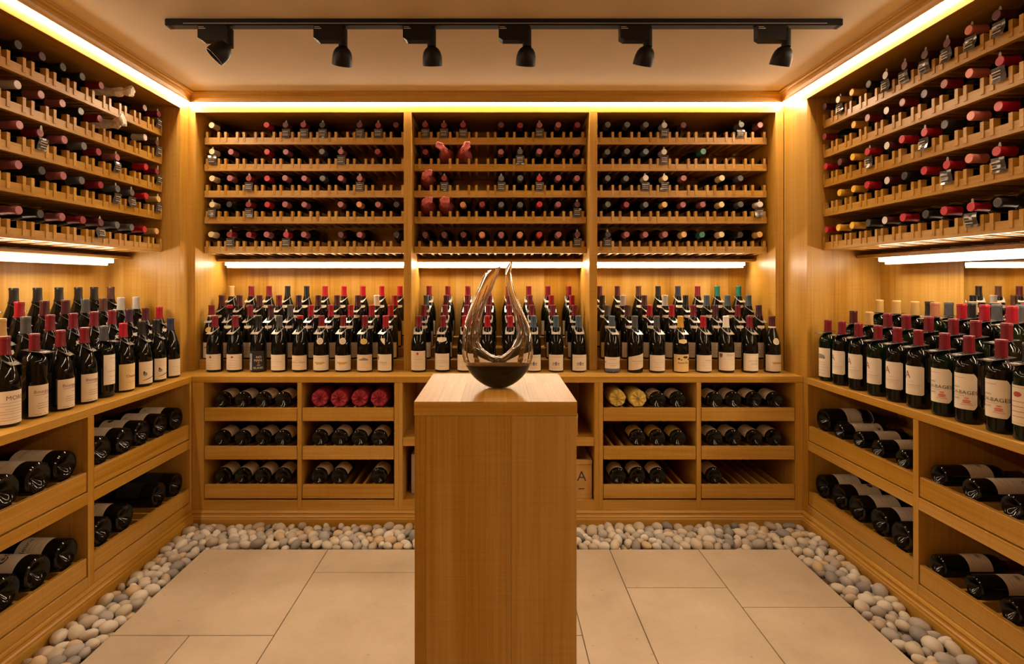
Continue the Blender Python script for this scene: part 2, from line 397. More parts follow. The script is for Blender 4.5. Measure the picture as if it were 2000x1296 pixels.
# printed letters: built-in font outlines, bent round the glass
_txt = {}
def text_geo(s):
    if s not in _txt:
        cu = bpy.data.curves.new('lettering', 'FONT'); cu.body = s; cu.size = 1.0; cu.align_x = 'CENTER'; cu.resolution_u = 2
        o = bpy.data.objects.new('lettering', cu); C.objects.link(o)
        dg = bpy.context.evaluated_depsgraph_get(); ev = o.evaluated_get(dg); me = ev.to_mesh()
        vs = [v.co[:2] for v in me.vertices]; fs = [tuple(p.vertices) for p in me.polygons]
        ev.to_mesh_clear(); bpy.data.objects.remove(o); bpy.data.curves.remove(cu)
        _txt[s] = (vs, fs)
    return _txt[s]
class Lab:
    def __init__(s, shape, paper): s.sh = shape; s.mb = MB(); s.mats = [PAPER[paper]]
    def mi(s, m):
        if m not in s.mats: s.mats.append(m)
        return s.mats.index(m)
    def P(s, x, z, off):
        R = prof_r(s.sh, .1 if s.sh != 'mag' else .12); a = x / R; r = prof_r(s.sh, z) + off
        return (r * math.sin(a), -r * math.cos(a), z)
    def patch(s, x0, x1, zf, off=.0005, mat=None, nx=16):
        vs, fs = [], []
        for i in range(nx + 1):
            x = x0 + (x1 - x0) * i / nx; lo, hi = zf(-1 + 2 * i / nx)
            for k in range(3): vs.append(s.P(x, lo + (hi - lo) * k / 2, off))
        for i in range(nx):
            for k in range(2): a = i * 3 + k; fs.append((a, a + 3, a + 4, a + 1))
        s.mb.add(vs, fs, s.mi(mat) if mat else 0)
    def rect(s, x0, x1, z0, z1, ink=None, off=.0009, nx=8): s.patch(x0, x1, lambda t: (z0, z1), off, INK[ink] if ink else None, nx)
    def ell(s, cx, cz, rx, rz, ink=None, off=.0012, mat=None):
        s.patch(cx - rx, cx + rx, lambda t: (cz - rz * math.sqrt(max(.0004, 1 - t * t)), cz + rz * math.sqrt(max(.0004, 1 - t * t))), off, mat or (INK[ink] if ink else None), 12)
    def text(s, st, size, cx, cz, ink, off=.0011, bold=1.0, sx=1.0):
        vs, fs = text_geo(st)
        s.mb.add([s.P(cx + v[0] * size * sx, cz + v[1] * size, off) for v in vs], fs, s.mi(INK[ink]))
    def lines(s, specs, ink='f'):
        for cx, w, z in specs: s.rect(cx - w / 2, cx + w / 2, z, z + .0016, ink)
    def done(s): return s.mb.mesh('label', s.mats)
def neck_label_me(shape, kind):
    k = ('necklabel', shape, kind)
    if k in _me: return _me[k]
    l = Lab(shape, 'white')
    if kind in ('gold', 'goldframe'): l.ell(.004, .164, .019, .017, None, .0010); l.ell(.004, .164, .015, .013, 't', .0013)
    elif kind == 'house': l = Lab(shape, 'gold'); l.ell(0, .162, .021, .015, None, .0010)
    elif kind == 'stripe': l.patch(-.024, .006, lambda t: (.158 - .014 * t, .178), .0010, None, 6)
    elif kind == 'shoulder': l.patch(-.032, .032, lambda t: (.166 - .008 * (1 - abs(t)), .184 - .002 * abs(t)), .0010, None, 10)
    elif kind == 'yellow': l = Lab(shape, 'yellow'); l.patch(-.020, .030, lambda t: (.152 + .006 * abs(t), .176 - .004 * abs(t)), .0010, None, 8)
    elif kind == 'back': l.patch(-.024, .024, lambda t: (.168 + .006 * t * t, .184), .0010, None, 8)
    else: return None
    _me[k] = l.mb.mesh('neck_label', l.mats); return _me[k]
def cut(z0, z1, c=.12, d=.010):
    def f(t):
        k = max(0, (abs(t) - (1 - c)) / c); return (z0 + d * k, z1 - d * k)
    return f
def label_me(shape, kind):
    k = ('label', shape, kind)
    if k in _me: return _me[k]
    bur = shape == 'burg'
    if kind == 'redline':
        l = Lab(shape, 'white'); l.patch(-.052, .052, lambda t: (.012, .094)); l.rect(-.05, .05, .0755, .0765, 'f'); l.rect(-.05, .05, .086, .0868, 'f')
        l.ell(0, .080, .006, .0055, 'r'); l.lines([(0, .045, .062), (0, .05, .048), (0, .06, .036), (0, .05, .024)], 't')
    elif kind == 'island':
        l = Lab(shape, 'black'); l.patch(-.062, .062, lambda t: (.008, .112)); l.rect(-.058, -.022, .010, .098, 'l')
        for x, z, w, h in ((-.05, .02, .006, .02), (-.04, .05, .008, .03), (-.052, .07, .006, .015), (-.03, .025, .004, .05)): l.rect(x, x + w, z, z + h, 'b' if x < -.035 else 't', .0012, 3)
        for s_, sz, cx, z in (('NO', .017, .014, .074), ('MAN', .017, .010, .057), ('IS', .011, .013, .046), ('AN', .011, .013, .034), ('ISLAND', .015, .012, .018)): l.text(s_, sz, cx, z, 'w')
    elif kind == 'plain':
        l = Lab(shape, 'white'); l.patch(-.050, .050, lambda t: (.010, .092)); l.lines([(0, .055, .066), (0, .068, .055), (0, .03, .046), (0, .05, .028)], 't'); l.rect(-.035, .035, .0545, .056, 'f')
    elif kind == 'text':
        l = Lab(shape, 'cream'); l.patch(-.054, .054, lambda t: (.012, .088)); l.rect(-.046, .046, .049, .0515, 'f'); l.lines([(0, .03, .062), (-.006, .012, .053), (.012, .02, .0535), (0, .03, .036)], 'f'); l.lines([(-.024, .026, .0525), (.026, .03, .0525)], 'g')
    elif kind == 'gold':
        l = Lab(shape, 'white'); l.patch(-.056, .056, lambda t: (.010, .088)); l.rect(-.055, .055, .078, .0795, 'g'); l.rect(-.026, .028, .046, .054, 'o'); l.rect(-.016, .018, .041, .046, 'o'); l.rect(-.05, .05, .018, .0188, 't')
    elif kind == 'house':
        l = Lab(shape, 'cream'); l.patch(-.050, .050, lambda t: (.008, .092)); l.rect(-.026, .024, .062, .069, 'g'); l.patch(-.018, .022, lambda t: (.069, .069 + .009 * (1 - abs(t))), .0009, INK['g'], 8); l.lines([(0, .075, .045), (0, .05, .026)], 't')
    elif kind == 'stripe':
        l = Lab(shape, 'white'); l.patch(-.052, .044, lambda t: (.008, .094)); l.ell(-.034, .074, .006, .010, 'r'); l.ell(-.036, .083, .004, .005, 'm'); l.text('St Bruno', .012, -.004, .048, 'm'); l.lines([(0, .04, .040)], 'f')
    elif kind == 'sealcream':
        l = Lab(shape, 'yellow' if False else 'cream'); l.patch(-.046, .046, lambda t: (.010, .112)); l.ell(0, .098, .006, .007, 'r'); l.lines([(0, .05, .078), (0, .062, .066), (0, .06, .05), (0, .04, .032)], 't'); l.rect(-.03, .03, .068, .069, 'g')
    elif kind == 'shoulder':
        l = Lab(shape, 'white'); l.patch(-.047, .047, lambda t: (.012, .098)); l.lines([(0, .06, .06), (0, .07, .05), (0, .03, .03)], 'f')
    elif kind == 'crest':
        l = Lab(shape, 'white'); l.patch(-.046, .046, lambda t: (.008, .092)); l.lines([(0, .058, .079)], 'f'); l.ell(0, .046, .006, .010, 'g'); l.ell(-.013, .045, .006, .007, 'f'); l.ell(.013, .045, .006, .007, 'f'); l.rect(-.022, .022, .034, .036, 'f'); l.lines([(0, .05, .022)], 'f')
    elif kind == 'blueband':
        l = Lab(shape, 'white'); l.patch(-.050, .050, lambda t: (.022, .082)); l.rect(-.050, .050, .004, .021, 'b', .0006); l.ell(-.043, .055, .004, .003, 'k'); l.ell(.043, .055, .004, .003, 'k'); l.lines([(0, .055, .048), (0, .04, .07), (0, .035, .038)], 'f')
    elif kind == 'wave':
        l = Lab(shape, 'cream'); l.patch(-.050, .052, lambda t: (.018 + .010 * t + .004 * t * t, .092 + .012 * t)); l.lines([(.0, .055, .060), (0, .03, .049)], 'f'); l.rect(-.03, .03, .0595, .063, 'f')
    elif kind == 'yellow':
        l = Lab(shape, 'yellow'); l.patch(-.048, .046, lambda t: (.006, .096)); l.ell(.016, .082, .014, .006, 'k'); l.ell(-.018, .073, .006, .005, 'k'); l.ell(-.006, .068, .004, .003, 'k'); l.ell(.034, .07, .006, .004, 'k'); l.text('Auxe Du', .0155, .004, .048, 'k')
    elif kind == 'script':
        l = Lab(shape, 'white'); l.patch(-.052, .052, lambda t: (.008, .092)); l.text('Volnay', .012, .010, .062, 'g'); l.lines([(0, .05, .052), (0, .07, .04), (.01, .03, .024)], 't')
    elif kind == 'shield':
        l = Lab(shape, 'white'); l.patch(-.054, .052, lambda t: (.012, .106)); l.patch(-.048, -.030, lambda t: (.076 + .010 * abs(t), .100), .0010, INK['m'], 8); l.text('Nuits-St', .015, .014, .090, 'g'); l.lines([(.012, .05, .084), (0, .07, .07), (0, .06, .02), (.02, .02, .045)], 't')
    elif kind == 'von':
        l = Lab(shape, 'white'); l.patch(-.046, .046, lambda t: (.010, .100)); l.rect(-.040, -.0385, .016, .094, 'f'); l.rect(-.040, .044, .0925, .094, 'f'); l.text('VON OLI', .0125, .006, .058, 'f'); l.text('FRANC', .0125, .012, .042, 'f'); l.lines([(.004, .05, .026)], 't')
    elif kind == 'goldframe':
        l = Lab(shape, 'white'); l.patch(-.053, .053, lambda t: (.008, .094)); l.rect(-.048, .048, .086, .0866, 'f'); l.rect(-.048, .048, .016, .0166, 'f'); l.rect(-.018, .040, .050, .056, 'o'); l.rect(-.016, .038, .046, .050, 'o')
    elif kind == 'morey':
        l = Lab(shape, 'white'); l.patch(-.056, .056, lambda t: (.010, .118)); l.text('MOREY', .020, .004, .088, 'm'); l.lines([(0, .08, .078), (0, .09, .068), (0, .06, .058), (0, .09, .05), (0, .09, .042), (0, .08, .03), (0, .09, .022)], 'f')
    elif kind == 'bourgogne':
        l = Lab(shape, 'yellow' if False else 'cream'); l.patch(-.046, .046, lambda t: (.008, .115)); l.text('Bourgogne', .0155, .002, .087, 'm'); l.lines([(0, .06, .080), (.01, .02, .067), (.004, .05, .05), (.004, .055, .042), (.004, .05, .034), (-.02, .02, .013), (.002, .008, .0135)], 'g')
    elif kind == 'tallwhite':
        l = Lab(shape, 'white'); l.patch(-.036, .036, lambda t: (.052, .175)); l.lines([(0, .03, .160), (.006, .008, .138), (0, .04, .108), (0, .045, .104), (0, .03, .085), (0, .025, .065)], 'f')
    elif kind == 'yellowbig':
        l = Lab(shape, 'yellow'); l.patch(-.054, .054, lambda t: (.008, .120)); l.text('Chambolle', .016, .006, .062, 'm'); l.lines([(.022, .02, .098), (.01, .03, .084), (.022, .03, .05), (.0, .05, .04)], 'f')
    elif kind == 'ink':
        l = Lab(shape, 'cream'); l.patch(-.050, .050, lambda t: (.012, .112)); l.patch(-.034, .044, lambda t: (.036 + .009 * t, .040 + .011 * t), .0010, INK['n'], 8); l.ell(-.026, .056, .009, .008, 'g'); l.ell(-.030, .064, .004, .006, 'k'); l.ell(.028, .062, .008, .002, 'f'); l.lines([(0, .06, .078), (.01, .03, .094)], 't')
    elif kind == 'chateau':
        l = Lab(shape, 'white'); l.patch(-.047, .047, lambda t: (.020, .158)); l.ell(0, .118, .026, .011, 'g'); l.rect(-.026, .026, .108, .114, 'k'); l.lines([(0, .05, .088), (0, .06, .078), (0, .07, .066), (0, .05, .05), (0, .06, .035)], 'f')
    elif kind == 'ornate':
        l = Lab(shape, 'white'); l.patch(-.050, .050, cut(.050, .158, .10, .004)); l.text('A', .040, -.006, .112, 'm'); l.lines([(.006, .028, .099), (.012, .05, .080), (.012, .046, .074)], 't'); l.lines([(.014, .052, .086)], 'f')
    elif kind == 'bages':
        l = Lab(shape, 'white'); l.patch(-.054, .054, cut(.048, .168, .13, .014), nx=24); l.text('CHATEAU', .0078, -.010, .119, 'k'); l.text('LYNCH-BAGES', .0172, -.001, .099, 'n'); l.lines([(-.004, .05, .0925), (-.01, .06, .153)], 'p'); l.text('PAUILLAC', .0088, -.012, .081, 'k')
        l.ell(.026, .076, .011, .0055, 'p'); l.rect(.014, .038, .0685, .0712, 'p'); l.rect(.010, .042, .0635, .0655, 'p'); l.ell(.026, .086, .007, .0026, 'p')
    elif kind == 'classic':
        l = Lab(shape, 'cream'); l.patch(-.046, .046, lambda t: (.045, .165)); l.rect(-.044, .044, .051, .0518, 'k'); l.rect(-.044, .044, .158, .1588, 'k'); l.ell(0, .138, .012, .008, 'r'); l.lines([(0, .06, .115), (0, .05, .10), (0, .06, .085), (0, .04, .07)], 'r')
    elif kind == 'back':     # labels of bottles half hidden in the rear rows
        l = Lab(shape, 'white'); l.patch(-.048, .048, lambda t: (.010, .092)); l.lines([(0, .04, .066), (0, .055, .05), (0, .03, .03)], 'f')
    elif kind == 'backbord':
        l = Lab(shape, 'cream'); l.patch(-.044, .044, lambda t: (.045, .150)); l.lines([(0, .05, .12), (0, .04, .10), (0, .05, .08)], 'f')
    elif kind == 'wrapround':   # lying burgundy
        l = Lab(shape, 'cream'); l.patch(-.062, .062, lambda t: (.018, .108)); l.lines([(0, .05, .036), (0, .07, .05), (0, .04, .07)], 't')
    elif kind == 'wrapyellow':
        l = Lab(shape, 'gold'); l.patch(-.062, .062, lambda t: (.018, .110)); l.lines([(0, .05, .04), (0, .07, .056)], 'k')
    elif kind == 'bordlaid':
        l = Lab(shape, 'cream'); l.patch(-.050, .050, lambda t: (.082, .165)); l.ell(-.006, .135, .014, .012, 't'); l.ell(-.006, .135, .009, .006, 'g'); l.lines([(0, .05, .10), (0, .04, .112)], 'f')
    elif kind == 'bordlong':
        l = Lab(shape, 'white'); l.patch(-.050, .050, lambda t: (.055, .182)); l.text('Ch', .02, .018, .150, 'r'); l.lines([(0, .05, .12), (0, .06, .10), (0, .04, .08)], 'f'); l.ell(.03, .165, .004, .006, 'k')
    elif kind == 'bordseal':
        l = Lab(shape, 'cream'); l.patch(-.050, .050, lambda t: (.068, .162)); l.lines([(0, .05, .09), (0, .06, .105)], 'f'); l.ell(-.012, .14, .011, .010, None, .0012, PAPER['gold'])
    elif kind == 'magframe':
        l = Lab(shape, 'cream'); l.patch(-.066, .066, cut(.085, .215, .16, .016), nx=20); l.rect(-.054, .054, .098, .0995, 'g'); l.rect(-.054, .054, .2, .2015, 'g'); l.rect(-.056, -.0545, .1, .2, 'g', nx=2); l.rect(.0545, .056, .1, .2, 'g', nx=2); l.lines([(0, .05, .16), (0, .04, .14)], 'f')
    elif kind == 'magscript':
        l = Lab(shape, 'white'); l.patch(-.066, .066, cut(.052, .150, .1, .010), nx=20); l.text('Fleurie', .026, -.012, .114, 'k'); l.lines([(0, .07, .10), (0, .06, .088), (0, .05, .066)], 'f')
    elif kind == 'magswirl':
        l = Lab(shape, 'white'); l.patch(-.066, .066, lambda t: (.045, .150))
        for cx, cz, rr in ((-.036, .108, .013), (-.004, .104, .017), (.026, .112, .011)):
            l.ell(cx, cz, rr, rr * .8, 'k'); l.ell(cx + .002, cz, rr * .7, rr * .55, 'w', .0016); l.ell(cx + .003, cz, rr * .4, rr * .3, 'm', .0019)
    elif kind == 'magred':
        l = Lab(shape, 'white'); l.patch(-.074, .074, lambda t: (.050, .168)); l.text('Chambertin', .017, .006, .128, 'g'); l.text('R', .030, -.052, .124, 'r'); l.lines([(.01, .06, .10), (.01, .05, .092)], 'p')
    elif kind == 'magplain':
        l = Lab(shape, 'white'); l.patch(-.070, .070, lambda t: (.055, .160)); l.lines([(0, .06, .13), (0, .08, .115), (0, .05, .09)], 'f'); l.ell(-.02, .14, .008, .007, 't')
    elif kind == 'magcrest':
        l = Lab(shape, 'cream'); l.patch(-.070, .070, lambda t: (.060, .165)); l.ell(0, .135, .014, .011, 'k'); l.lines([(0, .07, .10), (0, .06, .085)], 'f')
    elif kind == 'magdark':
        l = Lab(shape, 'black'); l.patch(-.066, .066, lambda t: (.06, .17)); l.lines([(0, .05, .13), (0, .06, .11)], 'b')
    _me[k] = l.done()
    return _me[k]

# neck cards ------------------------------------------------------
def card_me(kind, yaw, dark=False):
    """laminated price card with a hole slipped over the neck; yaw turns it about the neck"""
    k = ('card', kind, yaw, dark)
    if k in _me: return _me[k]
    m = MB(); n = 20; th = .0007
    if kind == 'burg': w, y0, y1, z0, tilt, hole = .0245, -.045, .015, .226, math.radians(36), .0195
    else: w, y0, y1, z0, tilt, hole = .0275, -.054, .026, .2345, math.radians(10), .0172
    inn, out = [], []
    for i in range(n):
        a = 2 * PI * (i + .5) / n; cx, cy = math.cos(a), math.sin(a)
        s = min((w / abs(cx)) if abs(cx) > 1e-6 else 9, (y1 / cy) if cy > 1e-6 else ((y0 / cy) if cy < -1e-6 else 9))
        inn.append((cx * hole, cy * hole / math.cos(tilt))); out.append((cx * s, cy * s))
    def P(p, dz):
        x, y = p; yy, zz = y * math.cos(tilt), y * math.sin(tilt)
        zz += dz
        return (x * math.cos(yaw) - yy * math.sin(yaw), x * math.sin(yaw) + yy * math.cos(yaw), z0 + zz)
    vs = [P(p, 0) for p in inn] + [P(p, 0) for p in out] + [P(p, th) for p in inn] + [P(p, th) for p in out]
    fs = []
    for i in range(n):
        j = (i + 1) % n
        fs += [(i, n + i, n + j, j), (2 * n + i, 2 * n + j, 3 * n + j, 3 * n + i), (n + i, 3 * n + i, 3 * n + j, n + j), (i, j, 2 * n + j, 2 * n + i)]
    m.add(vs, fs, 0)
    for q, (yy, ww) in enumerate(((-.030, .018), (-.036, .020), (-.042, .014))):
        v = [P(p, th + .0003) for p in ((-ww, yy - .0012), (ww, yy - .0012), (ww, yy + .0012), (-ww, yy + .0012))]; m.add(v, [(0, 1, 2, 3)], 1)
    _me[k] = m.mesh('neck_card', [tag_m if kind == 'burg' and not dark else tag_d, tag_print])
    return _me[k]
def hang_me(v, zf):
    """card hanging in front of the rail from a lying bottle's neck (bottle frame: neck along +z, world down is local -y)"""
    k = ('hang', v, zf)
    if k in _me: return _me[k]
    m = MB(); n = 6
    w, top, bot = .0225, .021, .069
    sgn = 1
    vs, fs = [], []
    for i in range(n + 1):
        u = i / n; y = -(top + (bot - top) * u); z = zf + .004 * math.sin(u * 5 + v) + .002
        for x in (-w, -w * .3, w * .35, w): vs.append((x + .002 * math.sin(v + u * 3), y, z + .0015 * math.sin(x * 180 + v)))
    for i in range(n):
        for q in range(3): a = i * 4 + q; fs.append((a, a + 1, a + 5, a + 4))
    vs2 = [(x, y, z + .0008) for x, y, z in vs]; o = len(vs)
    m.add(vs + vs2, fs + [tuple(o + i for i in f)[::-1] for f in fs], 0)
    for q in range(3):
        y = -.034 - q * .010; z = zf + .0085
        m.add([(-.016, y, z), (.014, y, z), (.014, y - .003, z), (-.016, y - .003, z)], [(0, 1, 2, 3)], 2 if q != 1 else 1)
    _me[k] = m.mesh('neck_card', [tag_d, tag_m, tag_print])
    return _me[k]

def tip_me(zf):
    """folded top of the card standing up behind the capsule"""
    k = ('tip', zf)
    if k in _me: return _me[k]
    m = MB(); a = [(-.006, .008), (.006, .008), (.005, .023), (.002, .029), (-.002, .029), (-.005, .023)]
    m.prism([(x, y, zf) for x, y in a], [(x, y, zf - .0008) for x, y in a]); _me[k] = m.mesh('card_tip', tag_m)
    return _me[k]
def bottle(shape, cap, loc, rot, label, group, lab=None, card=None, short=False, ring=False, hang=None, name=None, green=False):
    t = thing(name, label, 'wine bottle', loc, rot, group)
    link('glass_body', body_me(shape, green=green), t)
    if cap: link('capsule', cap_me(shape, cap, short, ring), t)
    if lab:
        link('label', label_me(shape, lab), t); nl = neck_label_me(shape, lab)
        if nl: link('neck_label', nl, t)
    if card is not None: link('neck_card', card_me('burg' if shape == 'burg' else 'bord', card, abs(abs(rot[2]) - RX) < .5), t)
    if hang is not None: link('neck_card', hang_me(hang[0], hang[1]), t); link('card_tip', tip_me(hang[1] - .004), t)
    return t

# tissue wrapped bottles -------------------------------------------
def tissue_mats(c):
    cols = {'red': ((.30, .020, .034), 'red_tissue_paper'), 'yellow': ((.62, .46, .10), 'yellow_tissue_paper'), 'pink': ((.52, .12, .11), 'pink_tissue_paper'), 'white': ((.74, .66, .53), 'white_tissue_paper')}
    return plain(cols[c][1], cols[c][0], .6, .35, noise=.25, scale=70)
def wrap_me(c, style, seed):
    k = ('wrap', c, style, seed)
    if k in _me: return _me[k]
    rnd = random.Random(seed); m = MB(); n = 36
    prof = [(.0005, .006), (.012, .003), (.024, .004), (.034, .001), (.041, .004), (.0435, .012), (.0435, .05), (.0438, .09), (.0435, .13), (.041, .155), (.034, .18), (.026, .205), (.020, .225), (.018, .245)]
    if style == 'butt': prof += [(.017, .27), (.017, .294), (.004, .30)]
    else: prof += [(.0178, .262), (.0205, .276), (.0195, .290), (.014, .297), (.016, .305), (.022, .315), (.023, .322), (.017, .328), (.007, .327)]
    ph = [rnd.uniform(0, 6.28) for _ in range(6)]; vs = []
    for i, (r, z) in enumerate(prof):
        for q in range(n):
            a = 2 * PI * q / n
            cr = 1 + .03 * math.sin(7 * a + ph[0] + z * 60) + .025 * math.sin(11 * a + ph[1] - z * 90) + rnd.uniform(-.012, .012)
            if i < 4: cr += .10 * math.sin(9 * a + ph[2]); 
            if style != 'butt' and z > .27: cr += .20 * math.sin(2 * a + ph[3]) + .12 * math.sin(5 * a + ph[4] + z * 80)
            zz = z + (.004 * math.sin(9 * a + ph[2] + i) if i < 4 else 0)
            ox = oy = 0
            if style != 'butt' and z > .27: ox = (z - .27) * .45 * math.cos(ph[5]); oy = (z - .27) * .16 + .002
            vs.append((r * cr * math.cos(a) + ox, r * cr * math.sin(a) + oy, zz))
    fs = []
    for i in range(len(prof) - 1):
        for q in range(n):
            q2 = (q + 1) % n; fs.append((i * n + q, i * n + q2, (i + 1) * n + q2, (i + 1) * n + q))
    fs += [tuple(reversed(range(n))), tuple((len(prof) - 1) * n + q for q in range(n))]
    m.add(vs, fs); _me[k] = m.mesh('tissue_wrapped_bottle', tissue_mats(c), True)
    return _me[k]

# ------------------------------------------------------------------ racks on the three walls
RX = PI / 2
CLS = {'rose': 'p'}
def rack_row(wall, bay, row, slots, zt, f, back, codes):
    """codes: one token per slot, '.' empty, letter capsule, * hanging card, P pink tissue, W white tissue, X dark bottle with hidden capsule"""
    n = 0
    for k, (c, code) in enumerate(zip(slots, codes.split())):
        if code == '.': continue
        n += 1
        ch = code[0]
        prot = .016 if wall == 'back' else (.015 if wall == 'right' else .008)
        prot += random.uniform(-.007, .007) + (.025 if code[0] in 'PW' else 0)
        base_d = f - prot + .2955          # depth of the butt behind the rail front
        base_d = min(base_d, back - (.016 if code[0] in 'PW' else .004))
        z = zt + (.0350 if wall != 'right' else .0298) + (.0065 if ch in 'PW' else 0)
        hangs = (random.randint(0, 3), round(base_d - f + .0095, 3)) if '*' in code else None
        if wall == 'back': loc = (c, base_d, z); rot = (RX, 0, random.uniform(-.006, .006))
        elif wall == 'left': loc = (-base_d, c, z); rot = (RX, 0, RX + random.uniform(-.006, .006))
        else: loc = (base_d, c, z); rot = (RX, 0, -RX + random.uniform(-.006, .006))
        place = '%s bottle from left on %s shelf of %s back rack' % (ORD[n - 1], SH[row], bay) if wall == 'back' else '%s bottle from back corner on %s shelf of %s rack' % (ORD[n - 1], SH[row], wall)
        group = 'bottles on the %s rack' % (bay + ' back' if wall == 'back' else wall)
        # the hanging card is modelled with world-down as local -y, so flip the roll for neck-out bottles
        if ch in 'PW':
            col = 'pink' if ch == 'P' else 'white'
            o = link('wrapped_bottle', wrap_me(col, 'twist', k * 7 + row * 31 + ord(bay[0])))
            o.location = loc; o.rotation_euler = rot
            tag(o, 'bottle in %s tissue, %s' % (col, place), 'wine bottle', group)
        elif ch == 'X':
            bottle('bord' if wall == 'right' else 'burg', 'k', loc, rot, 'black-necked bottle, ' + place, group, name='wine_bottle')
        else:
            bottle('bord' if wall == 'right' else 'burg', ch, loc, rot, 'bottle with %s capsule, %s' % (CAPC[ch][0].replace(' ', '-'), place), group, name='wine_bottle', hang=hangs)

back_codes = {
 'left': ['c . . r m* d* k* . m* d* m', 'c* p . r p . g p* . d .', 'c p d* r p p g p p* . .', 'c* X d* r p p . p o p k', 'c d* d p r* p . m p . k'],
 'middle': ['d* d* d* . m d p* p d', 'd P P . p g* p p p', 'P d* . . g* g r* p p', 'P P o d g g r p m*', 'm m m o p o r p m*'],
 'right': ['g g g s* m . . g* p', 'g g b s* . n . . .', 'g g s* c* p . c g .', 'g d g t p p c g w*', 'k* p p p t n c X t'],
}
slot_c = {'left': [PX + 0 for _ in range(11)]}
def px2x(px, d): return (px - PX) * d / F
slots_back = {
 'left': [px2x(360 + (191.5 + 122.4 * k) * .2932, RBK) for k in range(11)],
 'middle': [px2x(780 + (173 + 126.2 * k) * .2933, RBK) for k in range(9)],
 'right': [px2x(1140 + (155.5 + 126.1 * k) * .2932, RBK) for k in range(9)],
}
for (x0, x1), bay in zip(XB, ('left', 'middle', 'right')):
    for r, zr in enumerate(RAILS):
        zt = shelf('back', 'oak bottle shelf, %s in the %s bay of the back wall' % (SH[r], bay), x0, x1, slots_back[bay], RBK, PBKU, EYE + zr, 'bottle shelves of the back wall', r == 4)
        rack_row('back', bay, r, slots_back[bay], zt, RBK, PBKU, back_codes[bay][r])
slots_l = [2.737 - .1005 * k for k in range(0, 17)]
slots_r = [2.503 - .0990 * k for k in range(-1, 15)]
left_codes = ['d* m . W d k k v k .', 'u* s . W d k p p s s', 'd* r . p* d g p d* p p', 't* r g* g* d g p X p p', 't r g g m* d p X p p']
right_codes = ['v t* y k z* m* m* m* a* m*', 'd . y d z d v d a r*', 'r m y r* z r r* X a r', '. y y r z X r r* a r*', 'r y y X z r X r r* X']  # top shelf: dark red foil darkened to maroon, fascia's shade in the colour
for r, zr in enumerate(RAILS):
    zt = shelf('left', 'oak bottle shelf of the left wall, %s of five' % ('the ' + SH[r]), 1.0, ENDL, slots_l, RL, PLU, EYE + zr, 'bottle shelves of the left wall', r == 4)
    rack_row('left', 'left', r, slots_l, zt, RL, PLU, left_codes[r])
    zt = shelf('right', 'oak bottle shelf of the right wall, %s of five' % ('the ' + SH[r]), 1.0, ENDR, slots_r, RR, PRU, EYE + zr, 'bottle shelves of the right wall', r == 4)
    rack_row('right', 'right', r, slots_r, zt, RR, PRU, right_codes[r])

# ------------------------------------------------------------------ countertops and display risers
t = thing('countertop', 'oak countertop running below the back display', 'countertop')
mb = MB()
mb.box(-CL, CR - .0003, CBK, PBK, CB, CT, bev=.0012); mb.build('worktop', WX, t)
t = thing('countertop', 'oak countertop running below the left display', 'countertop')
mb = MB(); mb.box(-CL - .0004, -PL, NEAR, PBK, CB, CT, bev=.0012); mb.build('worktop', WY, t)
t = thing('countertop', 'oak countertop running below the right display', 'countertop')
mb = MB(); mb.box(CR, PR, NEAR, ENDR - .0005, CB, CT, bev=.0012); mb.build('worktop', WY, t)
RISE = .052
bd = (2.89, 2.99, 3.09)
for (x0, x1), bay in zip(XB, ('left', 'middle', 'right')):
    t = thing('step_riser', 'three-step oak riser under the standing bottles in the %s back bay' % bay, 'display riser', group='stepped risers of the back display')
    for i, y in enumerate(bd): pbox('step', WX, t, x0 + .001, x1 - .001, y, (bd[i + 1] if i < 2 else PBK - .001) - .0005, CT + .0006, CT + RISE * (i + 1))
t = thing('step_riser', 'three-step oak riser under the standing bottles of the left wall', 'display riser')
ld = (1.685, 1.785, 1.885, PL - .001)
for i in range(3): pbox('step', WY, t, -ld[i], -(ld[i + 1] - .0005), 1.001, ENDL - .001, CT + .0006, CT + RISE * (i + 1))
t = thing('step_riser', 'two-step oak riser under the standing bottles of the right wall', 'display riser')
RR1, RR2 = .046, .099
pbox('step', WY, t, 1.655, 1.7445, 1.001, ENDR - .001, CT + .0006, CT + RR1); pbox('step', WY, t, 1.745, PR - .012, 1.001, ENDR - .001, CT + .0006, CT + RR2)

